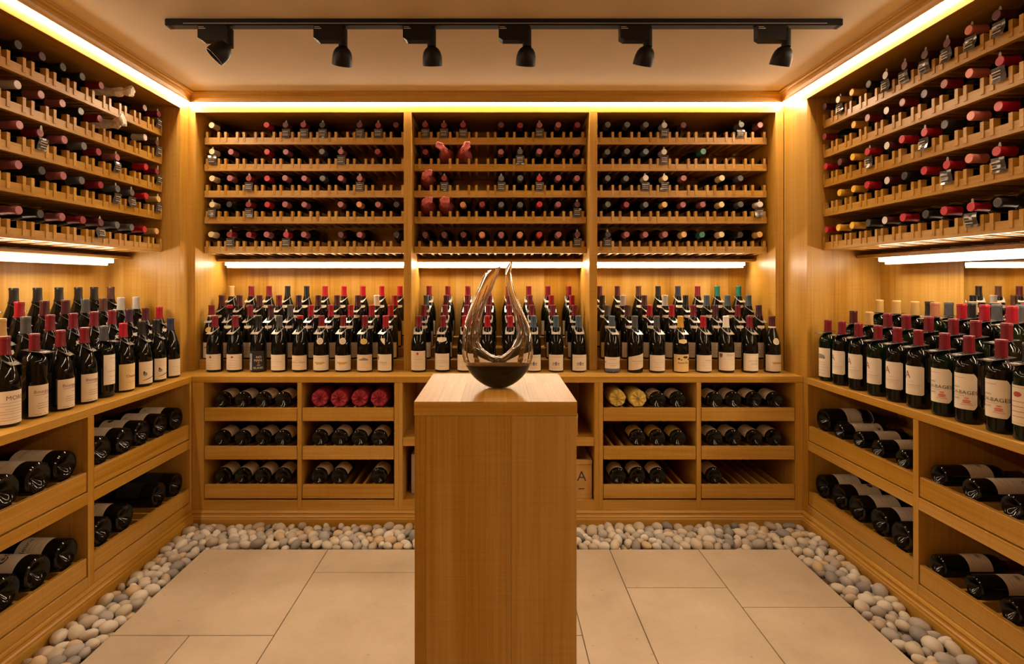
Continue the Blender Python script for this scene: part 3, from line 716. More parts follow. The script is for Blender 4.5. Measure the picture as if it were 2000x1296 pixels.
# ------------------------------------------------------------------ standing bottles
ROWN = ['front', 'second', 'third', 'rearmost']
YR = {'left': (2.832, 2.94, 3.04, 3.142), 'middle': (2.832, 2.94, 3.04, 3.142), 'right': (2.812, 2.94, 3.04, 3.142)}
stand = {
 'left': [
  [(419.8, 'd', 'redline'), (459.4, 'd', 'redline'), (504.9, 'k', 'island'), (545.8, 'g', 'plain'), (586.6, 'R', 'text'), (628, 'd+', 'gold'), (670.5, 'd+', 'gold'), (713, 'd', 'house'), (753.3, 'r', 'stripe')],
  [(413.2, 'd+', 'house'), (449, 'R', 'back'), (488.5, 'd', 'back'), (529, 'm', 'back'), (567, 'g', 'back'), (607, 'r', 'back'), (646, 'r', 'back'), (685, 'r', 'back'), (726, 'r', 'back'), (763.0, 'r', 'back')],
  [(433, 'm', 'back'), (468, 'm', 'back'), (507, 'm', 'back'), (545, 'd', 'back'), (583.6, 'v', 'back'), (621.7, 'm', 'back'), (658.5, 'm', 'back'), (699, 'm', 'back'), (735.6, 'w', 'back'), (771, 'r', 'back')],
  [(452.7, 't', 'back'), (491, 'd', 'back'), (525.6, 'd', 'back'), (562, 'k', 'back'), (599, 'k', 'back'), (635, 'r', 'back'), (672, 'r', 'back'), (709, 'r', 'back'), (745.7, 'r', 'back'), (781, 'r', 'back')]],
 'middle': [
  [(818, 'd', 'sealcream'), (865, 'd', 'shoulder'), (908, 'r', 'plain'), (952, 'r', 'plain'), (996.4, 'r', 'plain'), (1042, 'b', 'crest'), (1086, 'b', 'crest'), (1130, 'b', 'crest')],
  [(828, 'd', 'back'), (869, 'd', 'back'), (911, 'd', 'back'), (954, 'd', 'back'), (995, 'd', 'back'), (1039, 'd', 'back'), (1080, 'd', 'back'), (1122, 'd', 'back')],
  [(832.7, 'b', 'back'), (871.7, 'm', 'back'), (913, 'd', 'back'), (955.7, 'd', 'back'), (994, 'd', 'back'), (1035, 'd', 'back'), (1076.6, 'r', 'back'), (1117, 'r', 'back')],
  [(838, 'd', 'back'), (875, 'd', 'back'), (914, 'd', 'back'), (955, 'd', 'back'), (993, 'd', 'back'), (1032.8, 'd', 'back'), (1070, 'd', 'back'), (1111, 'd', 'back')]],
 'right': [
  [(1195, 'b+', 'blueband'), (1240, 'g', 'wave'), (1282.6, 'g', 'plain'), (1329, 'y', 'yellow'), (1373.5, 'r', 'script'), (1418, 'w', 'shield'), (1464, 'd', 'von'), (1508, 'm+-', 'goldframe')],
  [(1186, 'g', 'back'), (1226, 'u', 'back'), (1269, 'r', 'back'), (1312, 'r', 'back'), (1354, 'd', 'back'), (1397, 'm', 'back'), (1441, 'd', 'back'), (1482, 'v', 'back')],
  [(1176, 'k', 'back'), (1216.6, 's', 'back'), (1258.5, 'u', 'back'), (1298.7, 's', 'back'), (1339, 'k', 'back'), (1380, 'b', 'back'), (1421, 'b', 'back'), (1462, 'b', 'back')],
  [(1171, 'm', 'back'), (1206, 'm', 'back'), (1247, 'u', 'back'), (1285.4, 'k', 'back'), (1324, 'q', 'back'), (1362.4, 'd', 'back'), (1400.6, 'n', 'back'), (1442.5, 'n', 'back')]],
}
yawb = {'left': -.45, 'middle': 0.0, 'right': .45}
for bay in stand:
    for ri, rowb in enumerate(stand[bay]):
        y = YR[bay][ri]
        for k, (px, code, lab) in enumerate(rowb):
            x = px2x(px, y); c = code[0]; short = c == 'R'; c = 'r' if short else c
            nm = 'short bright-red wax top' if short else CAPC[c][0].replace(' ', '-') + ' capsule'
            yaw = round(yawb[bay] + random.choice((-.12, 0, .12)), 2)
            bottle('burg', c, (x, y, CT + RISE * ri + .0009), (0, 0, random.uniform(-.12, .12)),
                   'bottle with %s, %s from left in %s row of %s back display' % (nm, ORD[k], ROWN[ri], bay),
                   'standing bottles in the %s back display' % bay, lab, None if '-' in code else yaw, short, '+' in code, name='burgundy_bottle')

def side_rows(wall, rows, X, zs, s, name):
    for ri, rowb in enumerate(rows):
        for k, (y, code, lab, shape) in enumerate(rowb):
            c = code[0]
            rot = (0, 0, (RX if wall == 'left' else -RX) + random.uniform(-.06, .06))
            yaw = (.25 if wall == 'left' else -.2) + random.choice((-.08, 0, .08))
            bottle(shape, c, (s * X[ri], y, CT + zs[ri] + .0009), rot,
                   'bottle with %s capsule, %s from back corner in %s row of %s display' % (CAPC[c][0].replace(' ', '-'), ORD[k], ROWN[ri], wall),
                   'standing bottles in the %s display' % wall, lab, None if '-' in code else round(yaw, 2), False, '+' in code,
                   name='bordeaux_bottle' if shape == 'bord' else 'burgundy_bottle', green=(wall == 'right' and k % 3 == 0))
B_, D_ = 'burg', 'bord'
lrows = [
 [(2.657, 'q-', 'plain', B_), (2.545, 'k', 'ink', B_), (2.441, 'k', 'ink', B_), (2.32, 'r', 'yellowbig', B_), (2.205, 'g', 'tallwhite', D_), (2.101, 'd', 'bourgogne', B_), (1.985, 'd', 'bourgogne', B_), (1.873, 'd', 'bourgogne', D_), (1.759, 'd', 'morey', B_)],
 [(2.735, 'r', 'back', B_), (2.627, 'm', 'back', B_), (2.508, 'v', 'back', B_), (2.398, 'd', 'back', B_), (2.29, 'd', 'back', B_), (2.177, 'd', 'back', B_), (2.064, 'd', 'back', B_), (1.957, 'g', 'back', B_), (1.858, 't', 'back', B_)],
 [(2.705, 's', 'back', B_), (2.595, 's', 'back', B_), (2.479, 'u', 'back', B_), (2.371, 'g', 'back', B_), (2.262, 'm', 'back', B_), (2.156, 'm', 'back', B_), (2.042, 'r', 'back', B_), (1.935, 'm', 'back', B_)],
 [(2.665, 'u', 'back', B_), (2.554, 'k', 'back', B_), (2.457, 'k', 'back', B_), (2.348, 'k', 'back', B_), (2.238, 'k', 'back', B_), (2.128, 'k', 'back', B_), (2.02, 'k', 'back', B_)]]
side_rows('left', lrows, (1.63, 1.735, 1.835, 1.935), (0, RISE, 2 * RISE, 3 * RISE), -1, None)
rrows = [
 [(2.567, 'd', 'chateau', D_), (2.463, 'd', 'ornate', D_), (2.351, 'd', 'ornate', D_), (2.232, 'd', 'ornate', D_), (2.123, 'd', 'ornate', D_), (2.018, 'd', 'ornate', D_), (1.900, 'd', 'bages', D_), (1.802, 'd', 'bages', D_), (1.687, 'd', 'bages', D_), (1.598, 'k', 'classic', D_)],
 [(2.517, 'm', 'backbord', D_), (2.411, 't', 'backbord', D_), (2.298, 'd', 'backbord', D_), (2.194, 'd', 'backbord', D_), (2.08, 'd', 'backbord', D_), (1.968, 'd', 'backbord', D_), (1.876, 'd', 'backbord', D_), (1.763, 'd', 'backbord', D_)],
 [(2.470, 't', 'backbord', D_), (2.366, 't', 'backbord', D_), (2.262, 't', 'backbord', D_), (2.159, 'o', 'backbord', D_), (2.035, 'r', 'backbord', D_), (1.94, 'r', 'backbord', D_), (1.836, 'r', 'backbord', D_)],
 [(2.282, 'k', 'backbord', D_), (2.184, 'g', 'backbord', D_), (2.083, 'k', 'backbord', D_), (1.975, 'g', 'backbord', D_), (1.885, 'g', 'backbord', D_)]]
side_rows('right', rrows, (1.61, 1.70, 1.79, 1.868), (0, RR1, RR2, RR2), 1, None)

# ------------------------------------------------------------------ lower cabinets of the back wall
TR = [(.5827, .5147), (.388, .3206), (.194, .124)]      # tray fronts
def tray(parent, axis, a0, a1, f, depth, zt, zb, pitch_c, s=1, pos='', th=.018):
    """pull-out tray; axis x: back wall (depth along +Y), axis y: side walls (depth along s*X)"""
    g_ = .003; fr = MB()
    def bx(m, p0, p1, d0, d1, z0, z1, bev=0):
        if axis == 'x': m.box(p0, p1, d0, d1, z0, z1, bev=bev)
        else: m.box(s * d0, s * d1, p0, p1, z0, z1, bev=bev)
    bx(fr, a0 + g_, a1 - g_, f, f + th, zb + .002, zt, .001)
    front = fr.build('tray', WX if axis == 'x' else WY, parent)
    m = MB(); bx(m, a0 + .004, a1 - .004, f + th, depth, zb + .012, zb + .022)
    for c in pitch_c:
        for d in (-.026, .026):
            if axis == 'x': m.box(c + d - .006, c + d + .006, f + th, depth - .02, zb + .022, zt - .004)
            else: m.box(s * (f + th), s * (depth - .02), c + d * 1.25 - .006, c + d * 1.25 + .006, zb + .022, zt - .006)
    m.build('slats', WY if axis == 'x' else WX, front)
def carcass(label, x0, x1, uprights, extra=None):
    t = thing('base_cabinet', label, 'cabinet', group='base cabinets of the back wall')
    for u0, u1 in uprights:
        pbox('stile', WZ, t, u0, u1, CBK, CBK + .022, .0685, CBL)
        pbox('side_panel', WZ, t, u0 + .0008, u1 - .0008, CBK + .022, PBK - .02, .0685, CBL, bev=0)
    op = [(uprights[i][1], uprights[i + 1][0]) for i in range(len(uprights) - 1)]
    for o0, o1 in op:
        pbox('bottom_rail', WX, t, o0, o1, CBK, CBK + .022, .0685, .117); pbox('bottom_board', WX, t, o0, o1, CBK + .022, PBK - .02, .095, .112, bev=0)
    pbox('back_panel', WX, t, x0, x1, PBK - .019, PBK - .001, .0685, CBL, bev=0)
    return t, op
tl, opl = carcass('oak base cabinet with six bottle trays, left part of the back wall', -CL, -.4910, [(-CL, -1.474), (-1.001, -.9795), (-.5117, -.4910)])
tm, opm = carcass('oak base cabinet with one open shelf, behind the pedestal', -.4905, .5200, [(-.4905, -.470), (.4988, .5200)])
tr_, opr = carcass('oak base cabinet with six bottle trays, right part of the back wall', .5205, CR, [(.5205, .542), (1.0152, 1.0374), (1.5137, CR)])
slot_px = {0: (433.5, 473.3, 512.2, 551.4), 1: (623, 662, 701, 740), 2: (1207, 1246.5, 1285.5, 1325), 3: (1396.3, 1435, 1475, 1514)}
cols = [(tl, opl[0]), (tl, opl[1]), (tr_, opr[0]), (tr_, opr[1])]
COLN = ['far-left', 'inner-left', 'inner-right', 'far-right']; TRN = ['top', 'middle', 'bottom']
tray_codes = [['bbbb', 'bbbb', 'bbbb'], ['RRRR', 'bbbb', 'bb.b'], ['YYbb', '.yyy', 'bbb.'], ['bbbb', 'bbbb', 'b...']]
for ci, (par, (o0, o1)) in enumerate(cols):
    cs = [px2x(p, 2.70) for p in slot_px[ci]]
    for ti, (zt, zb) in enumerate(TR):
        tray(par, 'x', o0, o1, CBK + .002, PBK - .04, zt, zb, cs)
        n = 0
        for c, code in zip(cs, tray_codes[ci][ti]):
            if code == '.': continue
            n += 1
            loc = (c, 2.703 + random.uniform(-.006, .006), zt - .004 + .0378)
            place = '%s from left in %s tray of the %s column' % (ORD[n - 1], TRN[ti], COLN[ci])
            rot = (-RX, random.uniform(-.12, .12), random.uniform(-.012, .012))
            grp = 'bottles in the trays of the back wall'
            if code in 'RY':
                col = 'red' if code == 'R' else 'yellow'
                o = link('wrapped_bottle', wrap_me(col, 'butt', n + 50)); o.location = (loc[0], loc[1], loc[2] + .0075); o.rotation_euler = rot
                tag(o, 'bottle in %s tissue lying base-out, %s' % (col, place), 'wine bottle', grp)
            else:
                lb = 'wrapyellow' if code == 'y' else 'wrapround'
                bottle('burg', 'm', loc, rot, ('gold-labelled ' if code == 'y' else '') + 'bottle lying base-out, ' + place, grp, lb, name='burgundy_bottle')
m = MB(); m.box(-.470, .4988, CBK + .004, PBK - .02, .390, .434, bev=.001); m.build('shelf', WX, tm)
# things on the open shelves
pine = plain('pale_pine_box', (.50, .29, .09), .6, .3, noise=.18, scale=14)
card_w = plain('pale_cardboard', (.52, .45, .38), .8, .2)
def crate(label, x0, x1, y0, y1, z0, z1, letter=None):
    t = thing('wine_crate', label, 'crate', group='crates on the open shelves')
    m = MB(); w = .012
    m.box(x0, x1, y0, y0 + w, z0, z1, bev=.001); m.box(x0, x1, y1 - w, y1, z0, z1, bev=.001)
    m.box(x0, x0 + w, y0 + w, y1 - w, z0, z1); m.box(x1 - w, x1, y0 + w, y1 - w, z0, z1); m.box(x0 + w, x1 - w, y0 + w, y1 - w, z0, z0 + w)
    m.build('box', pine, t)
    pbox('batten', pine, t, x0, x1, y0 - .006, y0 - .0003, z1 - .022, z1); pbox('batten', pine, t, x0, x1, y0 - .006, y0 - .0003, z0, z0 + .020)
    if letter:
        m = MB(); vs, fs = text_geo(letter); xc = px2x(1136, CBK + .03)
        m.add([(xc + v[0] * .072, y0 - .0008, .205 + v[1] * .072) for v in vs], fs)
        pbox('stamp_line', INK['k'], t, xc - .016, xc + .014, y0 - .0012, y0 - .0005, .163, .167, bev=0)
        m.build('stamp', INK['k'], t)
crate('low pine wine crate stamped with a letter A on the lower open shelf', .02, .492, CBK + .03, CBK + .36, .1125, .312, 'A')
crate('pine wine crate standing on the upper open shelf behind the pedestal', -.12, .421, CBK + .04, CBK + .34, .4345, .545)
t = thing('cardboard_box', 'small pale cardboard box on the lower open shelf, left of the pedestal', 'box')
m = MB(); m.box(-.442, -.30, CBK + .10, CBK + .34, .1125, .312, bev=.002); m.build('carton', card_w, t)
m = MB(); m.box(-.441, -.301, CBK + .098, CBK + .342, .3125, .318, bev=.001); m.build('lid', card_w, t)

# ------------------------------------------------------------------ lower cabinets of the side walls
TS = [(.505, .432), (.183, .113)]; RAILZ = (.384, .4285)
def side_cab(s, X, back, cols_, uprights, label, far):
    t = thing('base_cabinet', label, 'cabinet')
    for u0, u1 in uprights:
        pbox('stile', WZ, t, s * X, s * (X + .022), u0, u1, .0685, CBL)
        pbox('side_panel', WZ, t, s * (X + .022), s * back, u0 + .0008, u1 - .0008, .0685, CBL, bev=0)
    for o0, o1 in cols_:
        pbox('bottom_rail', WY, t, s * X, s * (X + .022), o0, o1, .0685, .110); pbox('bottom_board', WY, t, s * (X + .022), s * back, o0, o1, .092, .108, bev=0)
        pbox('fixed_shelf', WY, t, s * X, s * back, o0, o1, RAILZ[0], RAILZ[1])
    pbox('back_panel', WY, t, s * back, s * (back + .016), uprights[0][0], uprights[-1][1], .0685, CBL, bev=0)
    return t
lcols = [(1.36, 1.993), (2.024, 2.656)]
tL = side_cab(-1, CL, 2.03, [(.70, 1.33)] + lcols, [(NEAR, .70), (1.33, 1.36), (1.993, 2.024), (2.656, CBK - .001)], 'oak base cabinet with bottle trays along the left wall', 0)
rcols = [(1.32, 1.947), (1.972, 2.635)]
tR = side_cab(1, CR, 2.0, [(.67, 1.295)] + rcols, [(NEAR, .67), (1.295, 1.32), (1.947, 1.972), (2.635, CBK - .001)], 'oak base cabinet with bottle trays along the right wall', 0)
lslots = {0: [2.598 - .121 * k for k in range(5)], 1: [1.934 - .120 * k for k in range(5)]}
rslots = {0: [2.577 - .127 * k for k in range(5)], 1: [1.897 - .1325 * k for k in range(4)]}
SCOL = ['far', 'near']; STR = ['upper', 'lower']
ldat = {(0, 0): [('mag', 'magplain'), ('mag', 'magplain'), ('mag', 'magcrest'), ('mag', 'magplain'), ('mag', 'magplain')],
        (0, 1): [('mag', 'magdark'), ('mag', 'magdark'), None, ('mag', 'magcrest'), ('mag', 'magplain')],
        (1, 0): [('mag', 'magred'), ('mag', 'magred'), ('mag', 'magplain'), None, None],
        (1, 1): [('mag', 'magscript'), ('mag', 'magswirl'), ('mag', 'magplain'), None, None]}
rdat = {(0, 0): [('mag', 'magframe'), ('bord', 'bordlong'), ('bord', 'bordseal'), ('bord', 'bordseal'), ('bord', 'bordlaid')],
        (0, 1): [('mag', 'magplain'), ('mag', 'magcrest'), ('mag', 'magplain'), ('mag', 'magplain'), ('mag', 'magplain')],
        (1, 0): [('bord', 'bordlaid'), ('bord', 'bordlong'), ('bord', 'bordlaid'), None],
        (1, 1): [('bord', 'bordlaid'), ('bord', 'bordlaid'), ('bord', 'bordlaid'), None]}
for wall, s, par, X, back, colz, slots, dat in (('left', -1, tL, CL, 2.03, lcols, lslots, ldat), ('right', 1, tR, CR, 2.0, rcols, rslots, rdat)):
    for ci in (0, 1):
        o0, o1 = colz[1 - ci]
        for ti, (zt, zb) in enumerate(TS):
            tray(par, 'y', o0, o1, X + .003, back - .02, zt, zb, slots[ci], s)
            n = 0
            for y, dd in zip(slots[ci], dat[(ci, ti)]):
                if not dd: continue
                n += 1; shape, lb = dd
                r = .055 if shape == 'mag' else .0375
                rest = zt - .006 + .0012 + (r * r - .0265 ** 2) ** .5
                butt = X + .034 + random.uniform(-.006, .006)
                if shape == 'mag': butt = min(butt, back - .366)
                roll = .28 + random.uniform(-.18, .18)
                bottle(shape, 'm', (s * butt, y, rest), (-RX, roll * (-1 if wall == 'left' else 1), RX if wall == 'left' else -RX),
                       '%s lying base-out, %s from back corner in %s tray, %s left-hand column' .replace('left-hand ', wall + ' wall ') % ('magnum' if shape == 'mag' else 'bottle', ORD[n - 1], STR[ti], SCOL[ci]),
                       'bottles in the trays of the %s wall' % wall, lb, name='magnum_bottle' if shape == 'mag' else 'bordeaux_bottle')

# ------------------------------------------------------------------ pebbles
PC = {'cream': (.54, .475, .365), 'grey': (.37, .34, .30), 'brown': (.43, .36, .27), 'ochre': (.52, .39, .23), 'white': (.58, .53, .44), 'dark grey': (.25, .23, .21)}
PW = ['cream'] * 6 + ['grey'] * 5 + ['brown'] * 4 + ['ochre'] * 2 + ['white'] * 4 + ['dark grey'] * 2
PM = {}
for k, c in PC.items(): PM[k] = plain(k.replace(' ', '_') + '_river_stone', c, .55, .35, noise=.16, scale=38)
def pebble_geo(seed):
    rnd = random.Random(seed); bm = bmesh.new(); bmesh.ops.create_icosphere(bm, subdivisions=2, radius=1)
    ax = [Vector((rnd.gauss(0, 1), rnd.gauss(0, 1), rnd.gauss(0, 1))).normalized() for _ in range(4)]
    am = [rnd.uniform(-.12, .16) for _ in range(4)]
    for v in bm.verts:
        d = v.co.normalized(); k = 1 + sum(a * max(0, d.dot(x)) ** 2 for a, x in zip(am, ax)); v.co = d * k
    vs = [v.co.copy() for v in bm.verts]; bm.verts.index_update(); fs = [[v.index for v in f.verts] for f in bm.faces]; bm.free()
    return vs, fs
pg = [pebble_geo(s) for s in range(7)]
_peb = {}
def pebble_me(i, c):
    if (i, c) not in _peb:
        me = bpy.data.meshes.new('river_pebble'); me.from_pydata([v[:] for v in pg[i][0]], [], pg[i][1]); me.materials.append(PM[c])
        me.polygons.foreach_set('use_smooth', [True] * len(me.polygons)); _peb[(i, c)] = me
    return _peb[(i, c)]
rnd = random.Random(11); peb = []
def strip(name, x0, x1, y0, y1):
    for layer, (zc, gap) in enumerate(((-.034, .050), (-.004, .0475))):
        ny = max(1, int((y1 - y0) / (gap * .86))); nx = max(1, int((x1 - x0) / gap))
        for j in range(ny + 1):
            for i in range(nx + 1):
                x = x0 + (i + .5 * ((j + layer) % 2)) * (x1 - x0) / nx + rnd.uniform(-.011, .011); y = y0 + j * (y1 - y0) / ny + rnd.uniform(-.011, .011)
                if layer == 1 and rnd.random() < .06: continue
                a = rnd.uniform(.020, .0335); b_ = a * rnd.uniform(.62, .92); c_ = a * rnd.uniform(.56, .82)
                m_ = a * .9
                x = min(max(x, x0 + m_ * .75), x1 - m_ * .75); y = min(max(y, y0 + m_ * .75), y1 - m_ * .75)
                z = zc + rnd.uniform(-.007, .011) + (a - .026) * .5
                rot = (rnd.gauss(0, .34), rnd.gauss(0, .34), rnd.uniform(0, 6.28))
                peb.append((a / max(y, .5) * (1 if layer else .35), name, x, y, z, (a, b_, c_), rot, rnd.randrange(7), rnd.choice(PW), layer))
strip('left', -1.514, -1.334, 1.0, 2.655); strip('right', 1.345, 1.534, 1.0, 2.655); strip('back', -1.33, 1.341, 2.424, 2.656)
def settle():
    """push neighbouring stones of one layer apart until they only touch"""
    box = {'left': (-1.514, -1.334, 1.0, 2.655), 'right': (1.345, 1.534, 1.0, 2.655), 'back': (-1.33, 1.341, 2.424, 2.656)}
    for layer in (0, 1):
        P = [[p[2], p[3], (p[5][0] + p[5][1]) / 2, i, box[p[1]], p[1]] for i, p in enumerate(peb) if p[9] == layer]
        for it in range(26):
            cells = {}
            for q in P: cells.setdefault((int(q[0] // .07), int(q[1] // .07)), []).append(q)
            for q in P:
                cx_, cy_ = int(q[0] // .07), int(q[1] // .07)
                for dx in (-1, 0, 1):
                    for dy in (-1, 0, 1):
                        for o_ in cells.get((cx_ + dx, cy_ + dy), ()):
                            if o_[3] <= q[3]: continue
                            vx, vy = o_[0] - q[0], o_[1] - q[1]; d = math.hypot(vx, vy) + 1e-6; m_ = (q[2] + o_[2]) * 1.0
                            if d < m_:
                                k = (m_ - d) * .5 / d * .8; q[0] -= vx * k; q[1] -= vy * k; o_[0] += vx * k; o_[1] += vy * k
                b4 = q[4]; r = q[2] * .95
                x0, x1, y0, y1 = b4
                if q[5] == 'back': x0 -= .18; x1 += .18
                q[0] = min(max(q[0], x0 + r), x1 - r); q[1] = min(max(q[1], y0 + r), y1 - r)
        for q in P: p = peb[q[3]]; peb[q[3]] = (p[0], p[1], q[0], q[1]) + p[4:]
settle()
def in_frame(p):
    X_, Y_, Z_ = p[2], p[3], p[4]; u = PX + F * X_ / Y_; v = PY + F * (EYE - Z_) / Y_
    return -10 < u < 2010 and v < 1306 and not (820 < u < 1118 and Y_ > 1.7)
vis = sorted([p for p in peb if in_frame(p) and p[9] == 1], key=lambda p: -p[0])[:296]
chosen = set(id(p) for p in vis)
from mathutils import Euler
rest = MB(); pm_list = list(PC)
for p in peb:
    _, name, x, y, z, sc, rot, i, col, layer = p
    if id(p) in chosen:
        o = link('river_pebble', pebble_me(i, col)); o.location = (x, y, z); o.scale = sc; o.rotation_euler = rot
        shape = 'long oval' if sc[1] / sc[0] < .72 else 'rounded'
        if name == 'back':
            where = 'in the back strip, left of the pedestal' if x < 0 else 'in the back strip, right of the pedestal'
        else:
            where = ('in the %s strip beside the far trays' if y > 2.0 else 'in the %s strip beside the near trays') % name
        tag(o, '%s %s river pebble %s' % (shape, col, where), 'pebble', 'river pebbles ' + where)
    else:
        M = Matrix.LocRotScale(Vector((x, y, z)), Euler(rot), Vector(sc))
        rest.add([(M @ v)[:] for v in pg[i][0]], pg[i][1], pm_list.index(col))
o = rest.build('river_pebbles', [PM[k] for k in pm_list]); o.data.polygons.foreach_set('use_smooth', [True] * len(o.data.polygons))
tag(o, 'bed of smaller and buried river pebbles filling the strips round the floor slabs', 'pebbles', kind='stuff')

# ------------------------------------------------------------------ pedestal
t = thing('display_pedestal', 'square oak pedestal carrying the decanter in the middle of the room', 'pedestal')
P0, P1, PT = 1.299, 1.70, .926
m = MB(); xs = (-.199, -.172, .038, .199)
for x0, x1 in zip(xs, xs[1:]): m.box(x0 + .0003, x1 - .0003, P0 + .0008, P0 + .02, 0, PT - .0347)
m.box(-.199, -.18, P0 + .0202, P1 - .001, 0, PT - .0347); m.box(.18, .199, P0 + .0202, P1 - .001, 0, PT - .0347); m.box(-.1798, .1798, P1 - .02, P1 - .001, 0, PT - .0347)
m.build('body', wood(2, .74, 'oak_pedestal_body', .42, .45, .2, .2), t)
m = MB(); m.box(-.2, .2, P0, P1, PT - .0342, PT - .003, bev=.0006)
m.build('top_edge', WX, t)
m = MB(); xs = [-.2 + .4 * k / 7 for k in range(8)]
for k in range(7):
    m.box(xs[k] + .0002, xs[k + 1] - .0002, P0 + .0005, 1.545, PT - .003, PT); m.box(xs[k] + .0002, xs[k + 1] - .0002, 1.5454, P1 - .0005, PT - .003, PT)
m.build('top_veneer', wood(1, .95, 'oak_pedestal_top', .25, .34, .55, .5), t)

# ------------------------------------------------------------------ decanter
DY = 1.475; U = .2546 * DY / F
def dpt(cx, cy): return Vector(((cx * .2546 + 780 - PX) * DY / F, DY, EYE - (cy * .2546 + 490 - PY) * DY / F))
stn = [((719, 139), 62), ((692, 205), 52), ((666, 275), 51), ((634, 345), 51), ((606, 415), 52), ((580, 490), 55), ((560, 560), 60), ((549, 640), 64), ((551, 720), 71), ((574, 800), 91), ((634, 874), 108), ((698, 916), 118), ((757, 927), 127),
       ((822, 914), 118), ((884, 866), 110), ((930, 796), 96), ((952, 722), 76), ((957, 645), 58), ((946, 580), 49), ((928, 520), 43), ((906, 455), 36), ((882, 385), 30), ((860, 318), 26.5), ((844, 250), 24.5), ((837, 190), 24), ((840, 140), 21.5), ((851, 105), 15), ((864, 82), 5)]
def cat(a, b, c, d, t): return .5 * ((2 * b) + (c - a) * t + (2 * a - 5 * b + 4 * c - d) * t * t + (3 * b - a - 3 * c + d) * t ** 3)
pts, rad = [], []
for i in range(len(stn) - 1):
    q = [stn[max(0, min(len(stn) - 1, j))] for j in (i - 1, i, i + 1, i + 2)]
    for k in range(3):
        tt = k / 3
        pts.append(dpt(cat(*[a[0][0] for a in q], tt), cat(*[a[0][1] for a in q], tt))); rad.append(cat(*[a[1] for a in q], tt) * U)
pts.append(dpt(*stn[-1][0])); rad.append(stn[-1][1] * U)
def tube(shrink, n=40, flat=True):
    rings = []
    for i, p in enumerate(pts):
        tg = (pts[min(i + 1, len(pts) - 1)] - pts[max(i - 1, 0)]).normalized(); nrm = Vector((tg.z, 0, -tg.x))
        mouth = (dpt(778, 118) - dpt(660, 160)).normalized()
        if i < 5: nrm = (nrm * (i / 5) + (mouth if mouth.dot(nrm) > 0 else -mouth) * (1 - i / 5)).normalized()
        r = max(.0006, rad[i] - shrink); ring = []
        for k in range(n):
            a = 2 * PI * k / n; v = p + nrm * (r * math.cos(a)) + Vector((0, 1, 0)) * (r * 1.0 * math.sin(a))
            if flat and v.z < PT + .0012 + shrink: v.z = PT + .0012 + shrink
            ring.append(v)
        rings.append(ring)
    return rings
cg, ntc, bc = new_mat('clear_crystal')
bc.inputs['Base Color'].default_value = (1, .985, .97, 1); bc.inputs['Roughness'].default_value = 0; bc.inputs['IOR'].default_value = 1.48; bc.inputs['Transmission Weight'].default_value = 1
wine = plain('red_wine', (.004, .0005, .0006), .04, .12)
t = thing('wine_decanter', 'lyre-shaped crystal decanter with red wine, standing on the pedestal', 'decanter')
n = 40; ro, ri = tube(0), tube(.0025); m = MB(); vs, fs = [], []
for rg in ro + ri: vs += rg
def band(o, cnt, flip):
    for i in range(cnt - 1):
        for k in range(n):
            k2 = (k + 1) % n; f = (o + i * n + k, o + i * n + k2, o + (i + 1) * n + k2, o + (i + 1) * n + k); fs.append(f[::-1] if flip else f)
nr = len(ro); band(0, nr, False); band(nr * n, nr, True)
for k in range(n):
    k2 = (k + 1) % n; fs.append((k2, k, nr * n + k, nr * n + k2))
fs.append(tuple((nr - 1) * n + k for k in range(n))); fs.append(tuple((2 * nr - 1) * n + k for k in range(n))[::-1])
m.add(vs, fs); o = m.build('crystal_body', cg, t, True)
bm = bmesh.new(); rings = tube(.0016); vv = [[bm.verts.new(v) for v in rg] for rg in rings]
for i in range(len(vv) - 1):
    for k in range(n): k2 = (k + 1) % n; bm.faces.new((vv[i][k], vv[i][k2], vv[i + 1][k2], vv[i + 1][k]))
lev = EYE - (868 * .2546 + 490 - PY) * DY / F
bmesh.ops.bisect_plane(bm, geom=bm.verts[:] + bm.edges[:] + bm.faces[:], plane_co=(0, 0, lev), plane_no=(0, 0, 1), clear_outer=True)
bmesh.ops.holes_fill(bm, edges=[e for e in bm.edges if e.is_boundary], sides=0)
bmesh.ops.recalc_face_normals(bm, faces=bm.faces[:])
m = MB(); m.bm(bm); m.build('wine', wine, t, True)

# ------------------------------------------------------------------ track lighting (switched off)
TYC = 2.045
t = thing('track_rail', 'long black lighting track fixed across the ceiling', 'track rail')
m = MB(); x0, x1 = -1.255, 1.318
m.box(x0, x1, TYC - .018, TYC + .018, CEIL - .026, CEIL - .0005, bev=.002); m.build('rail', black, t)
m = MB(); m.box(x0 + .06, x1 - .05, TYC - .0195, TYC - .0182, CEIL - .0205, CEIL - .0185); m.build('conductor_slot', pale_print, t)
pbox('end_cap', black, t, x0 - .012, x0 + .004, TYC - .019, TYC + .019, CEIL - .027, CEIL - .0005, bev=.003); pbox('end_cap', black, t, x1 - .004, x1 + .012, TYC - .019, TYC + .019, CEIL - .027, CEIL - .0005, bev=.003)
heads = [(384.7, 444, (.58, -.25)), (611.5, 669, (.17, .50)), (786.5, 844, (0, .47)), (974, 1032, (.05, .50)), (1212, 1270, (.13, .50)), (1481, 1543, (.09, .48))]
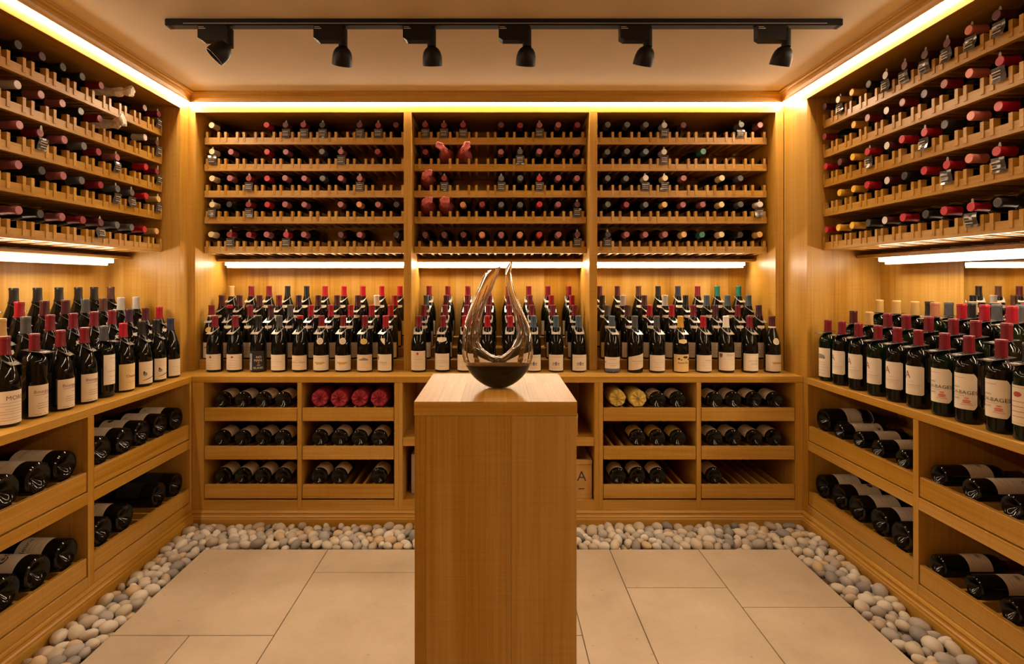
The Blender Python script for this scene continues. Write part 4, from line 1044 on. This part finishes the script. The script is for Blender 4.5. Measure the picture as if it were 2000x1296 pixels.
for i, (bx, hx, (tx, ty)) in enumerate(heads):
    d = TYC - .02
    t = thing('track_spotlight', 'black track spotlight, %s from left on the ceiling track%s' % (ORD[i], ', head tilted to show its lens' if i == 0 else ''), 'spotlight', group='unlit spotlights on the ceiling track')
    X0 = px2x(bx, d); X1 = X0 + .112; zt = CEIL - .0265; zb = zt - .056
    m = MB(); yb0, yb1 = TYC - .017, TYC + .017
    pa = [(X0, yb0, zt), (X1 - .002, yb0, zt), (X1 - .002, yb0, zb), (X0 + .016, yb0, zb), (X0, yb0, zb + .010)]
    m.prism(pa, [(x, yb1, z) for x, y, z in pa]); m.build('adapter', black, t); pbox('latch', black, t, X1 - .002, X1 + .010, yb0 + .006, yb1 - .006, zt - .012, zt)
    m = MB(); m.box(X0 + .003, X0 + .030, yb0 - .0006, yb0, zt - .013, zt - .010); m.box(X0 + .003, X0 + .024, yb0 - .0006, yb0, zt - .006, zt - .004); m.build('printed_mark', pale_print, t)
    xs_ = px2x(hx, d) - .004
    m = MB(); m.lathe([(.017, zb - .020), (.017, zt - .01)], 20); hstem = m.build('stem', black, t, True); hstem.location = (xs_, TYC, 0)
    m = MB()
    m.lathe([(.003, -.002), (.016, -.006), (.026, -.014), (.033, -.025), (.037, -.040), (.0385, -.058), (.0385, -.074), (.036, -.074), (.034, -.062), (.030, -.060)], 28, 0, True, False)
    h = m.build('lamp_head', black, t, True); h.location = (xs_, TYC, zb - .012); h.rotation_euler = (ty, tx * 1.25, 0)
    m = MB(); m.lathe([(.0005, -.0605), (.0305, -.0605), (.031, -.064), (.0005, -.0665)], 24); l_ = m.build('lens', lens_m, h, True)

# ------------------------------------------------------------------ camera, world, view
cam = bpy.data.cameras.new('camera'); co = bpy.data.objects.new('camera', cam); C.objects.link(co)
co.location = (0, 0, EYE); co.rotation_euler = (PI / 2, 0, 0)
cam.sensor_fit = 'HORIZONTAL'; cam.sensor_width = 36; cam.lens = 36 * F / 2000
cam.shift_x = (1000 - PX) / 2000; cam.shift_y = -(648 - PY) / 2000
cam.clip_start = .02
sc = bpy.context.scene; sc.camera = co
w = bpy.data.worlds.new('world'); sc.world = w; w.use_nodes = True
w.node_tree.nodes['Background'].inputs['Color'].default_value = (0, 0, 0, 1); w.node_tree.nodes['Background'].inputs['Strength'].default_value = 0
sc.view_settings.view_transform = 'Standard'; sc.view_settings.look = 'None'; sc.view_settings.gamma = 1; sc.view_settings.use_curve_mapping = False
sc.view_settings.exposure = 0.14
cy = sc.cycles
cy.max_bounces = 10; cy.diffuse_bounces = 6; cy.glossy_bounces = 5; cy.transmission_bounces = 10; cy.sample_clamp_indirect = 8; cy.use_denoising = True
cy.caustics_refractive = False; cy.caustics_reflective = False
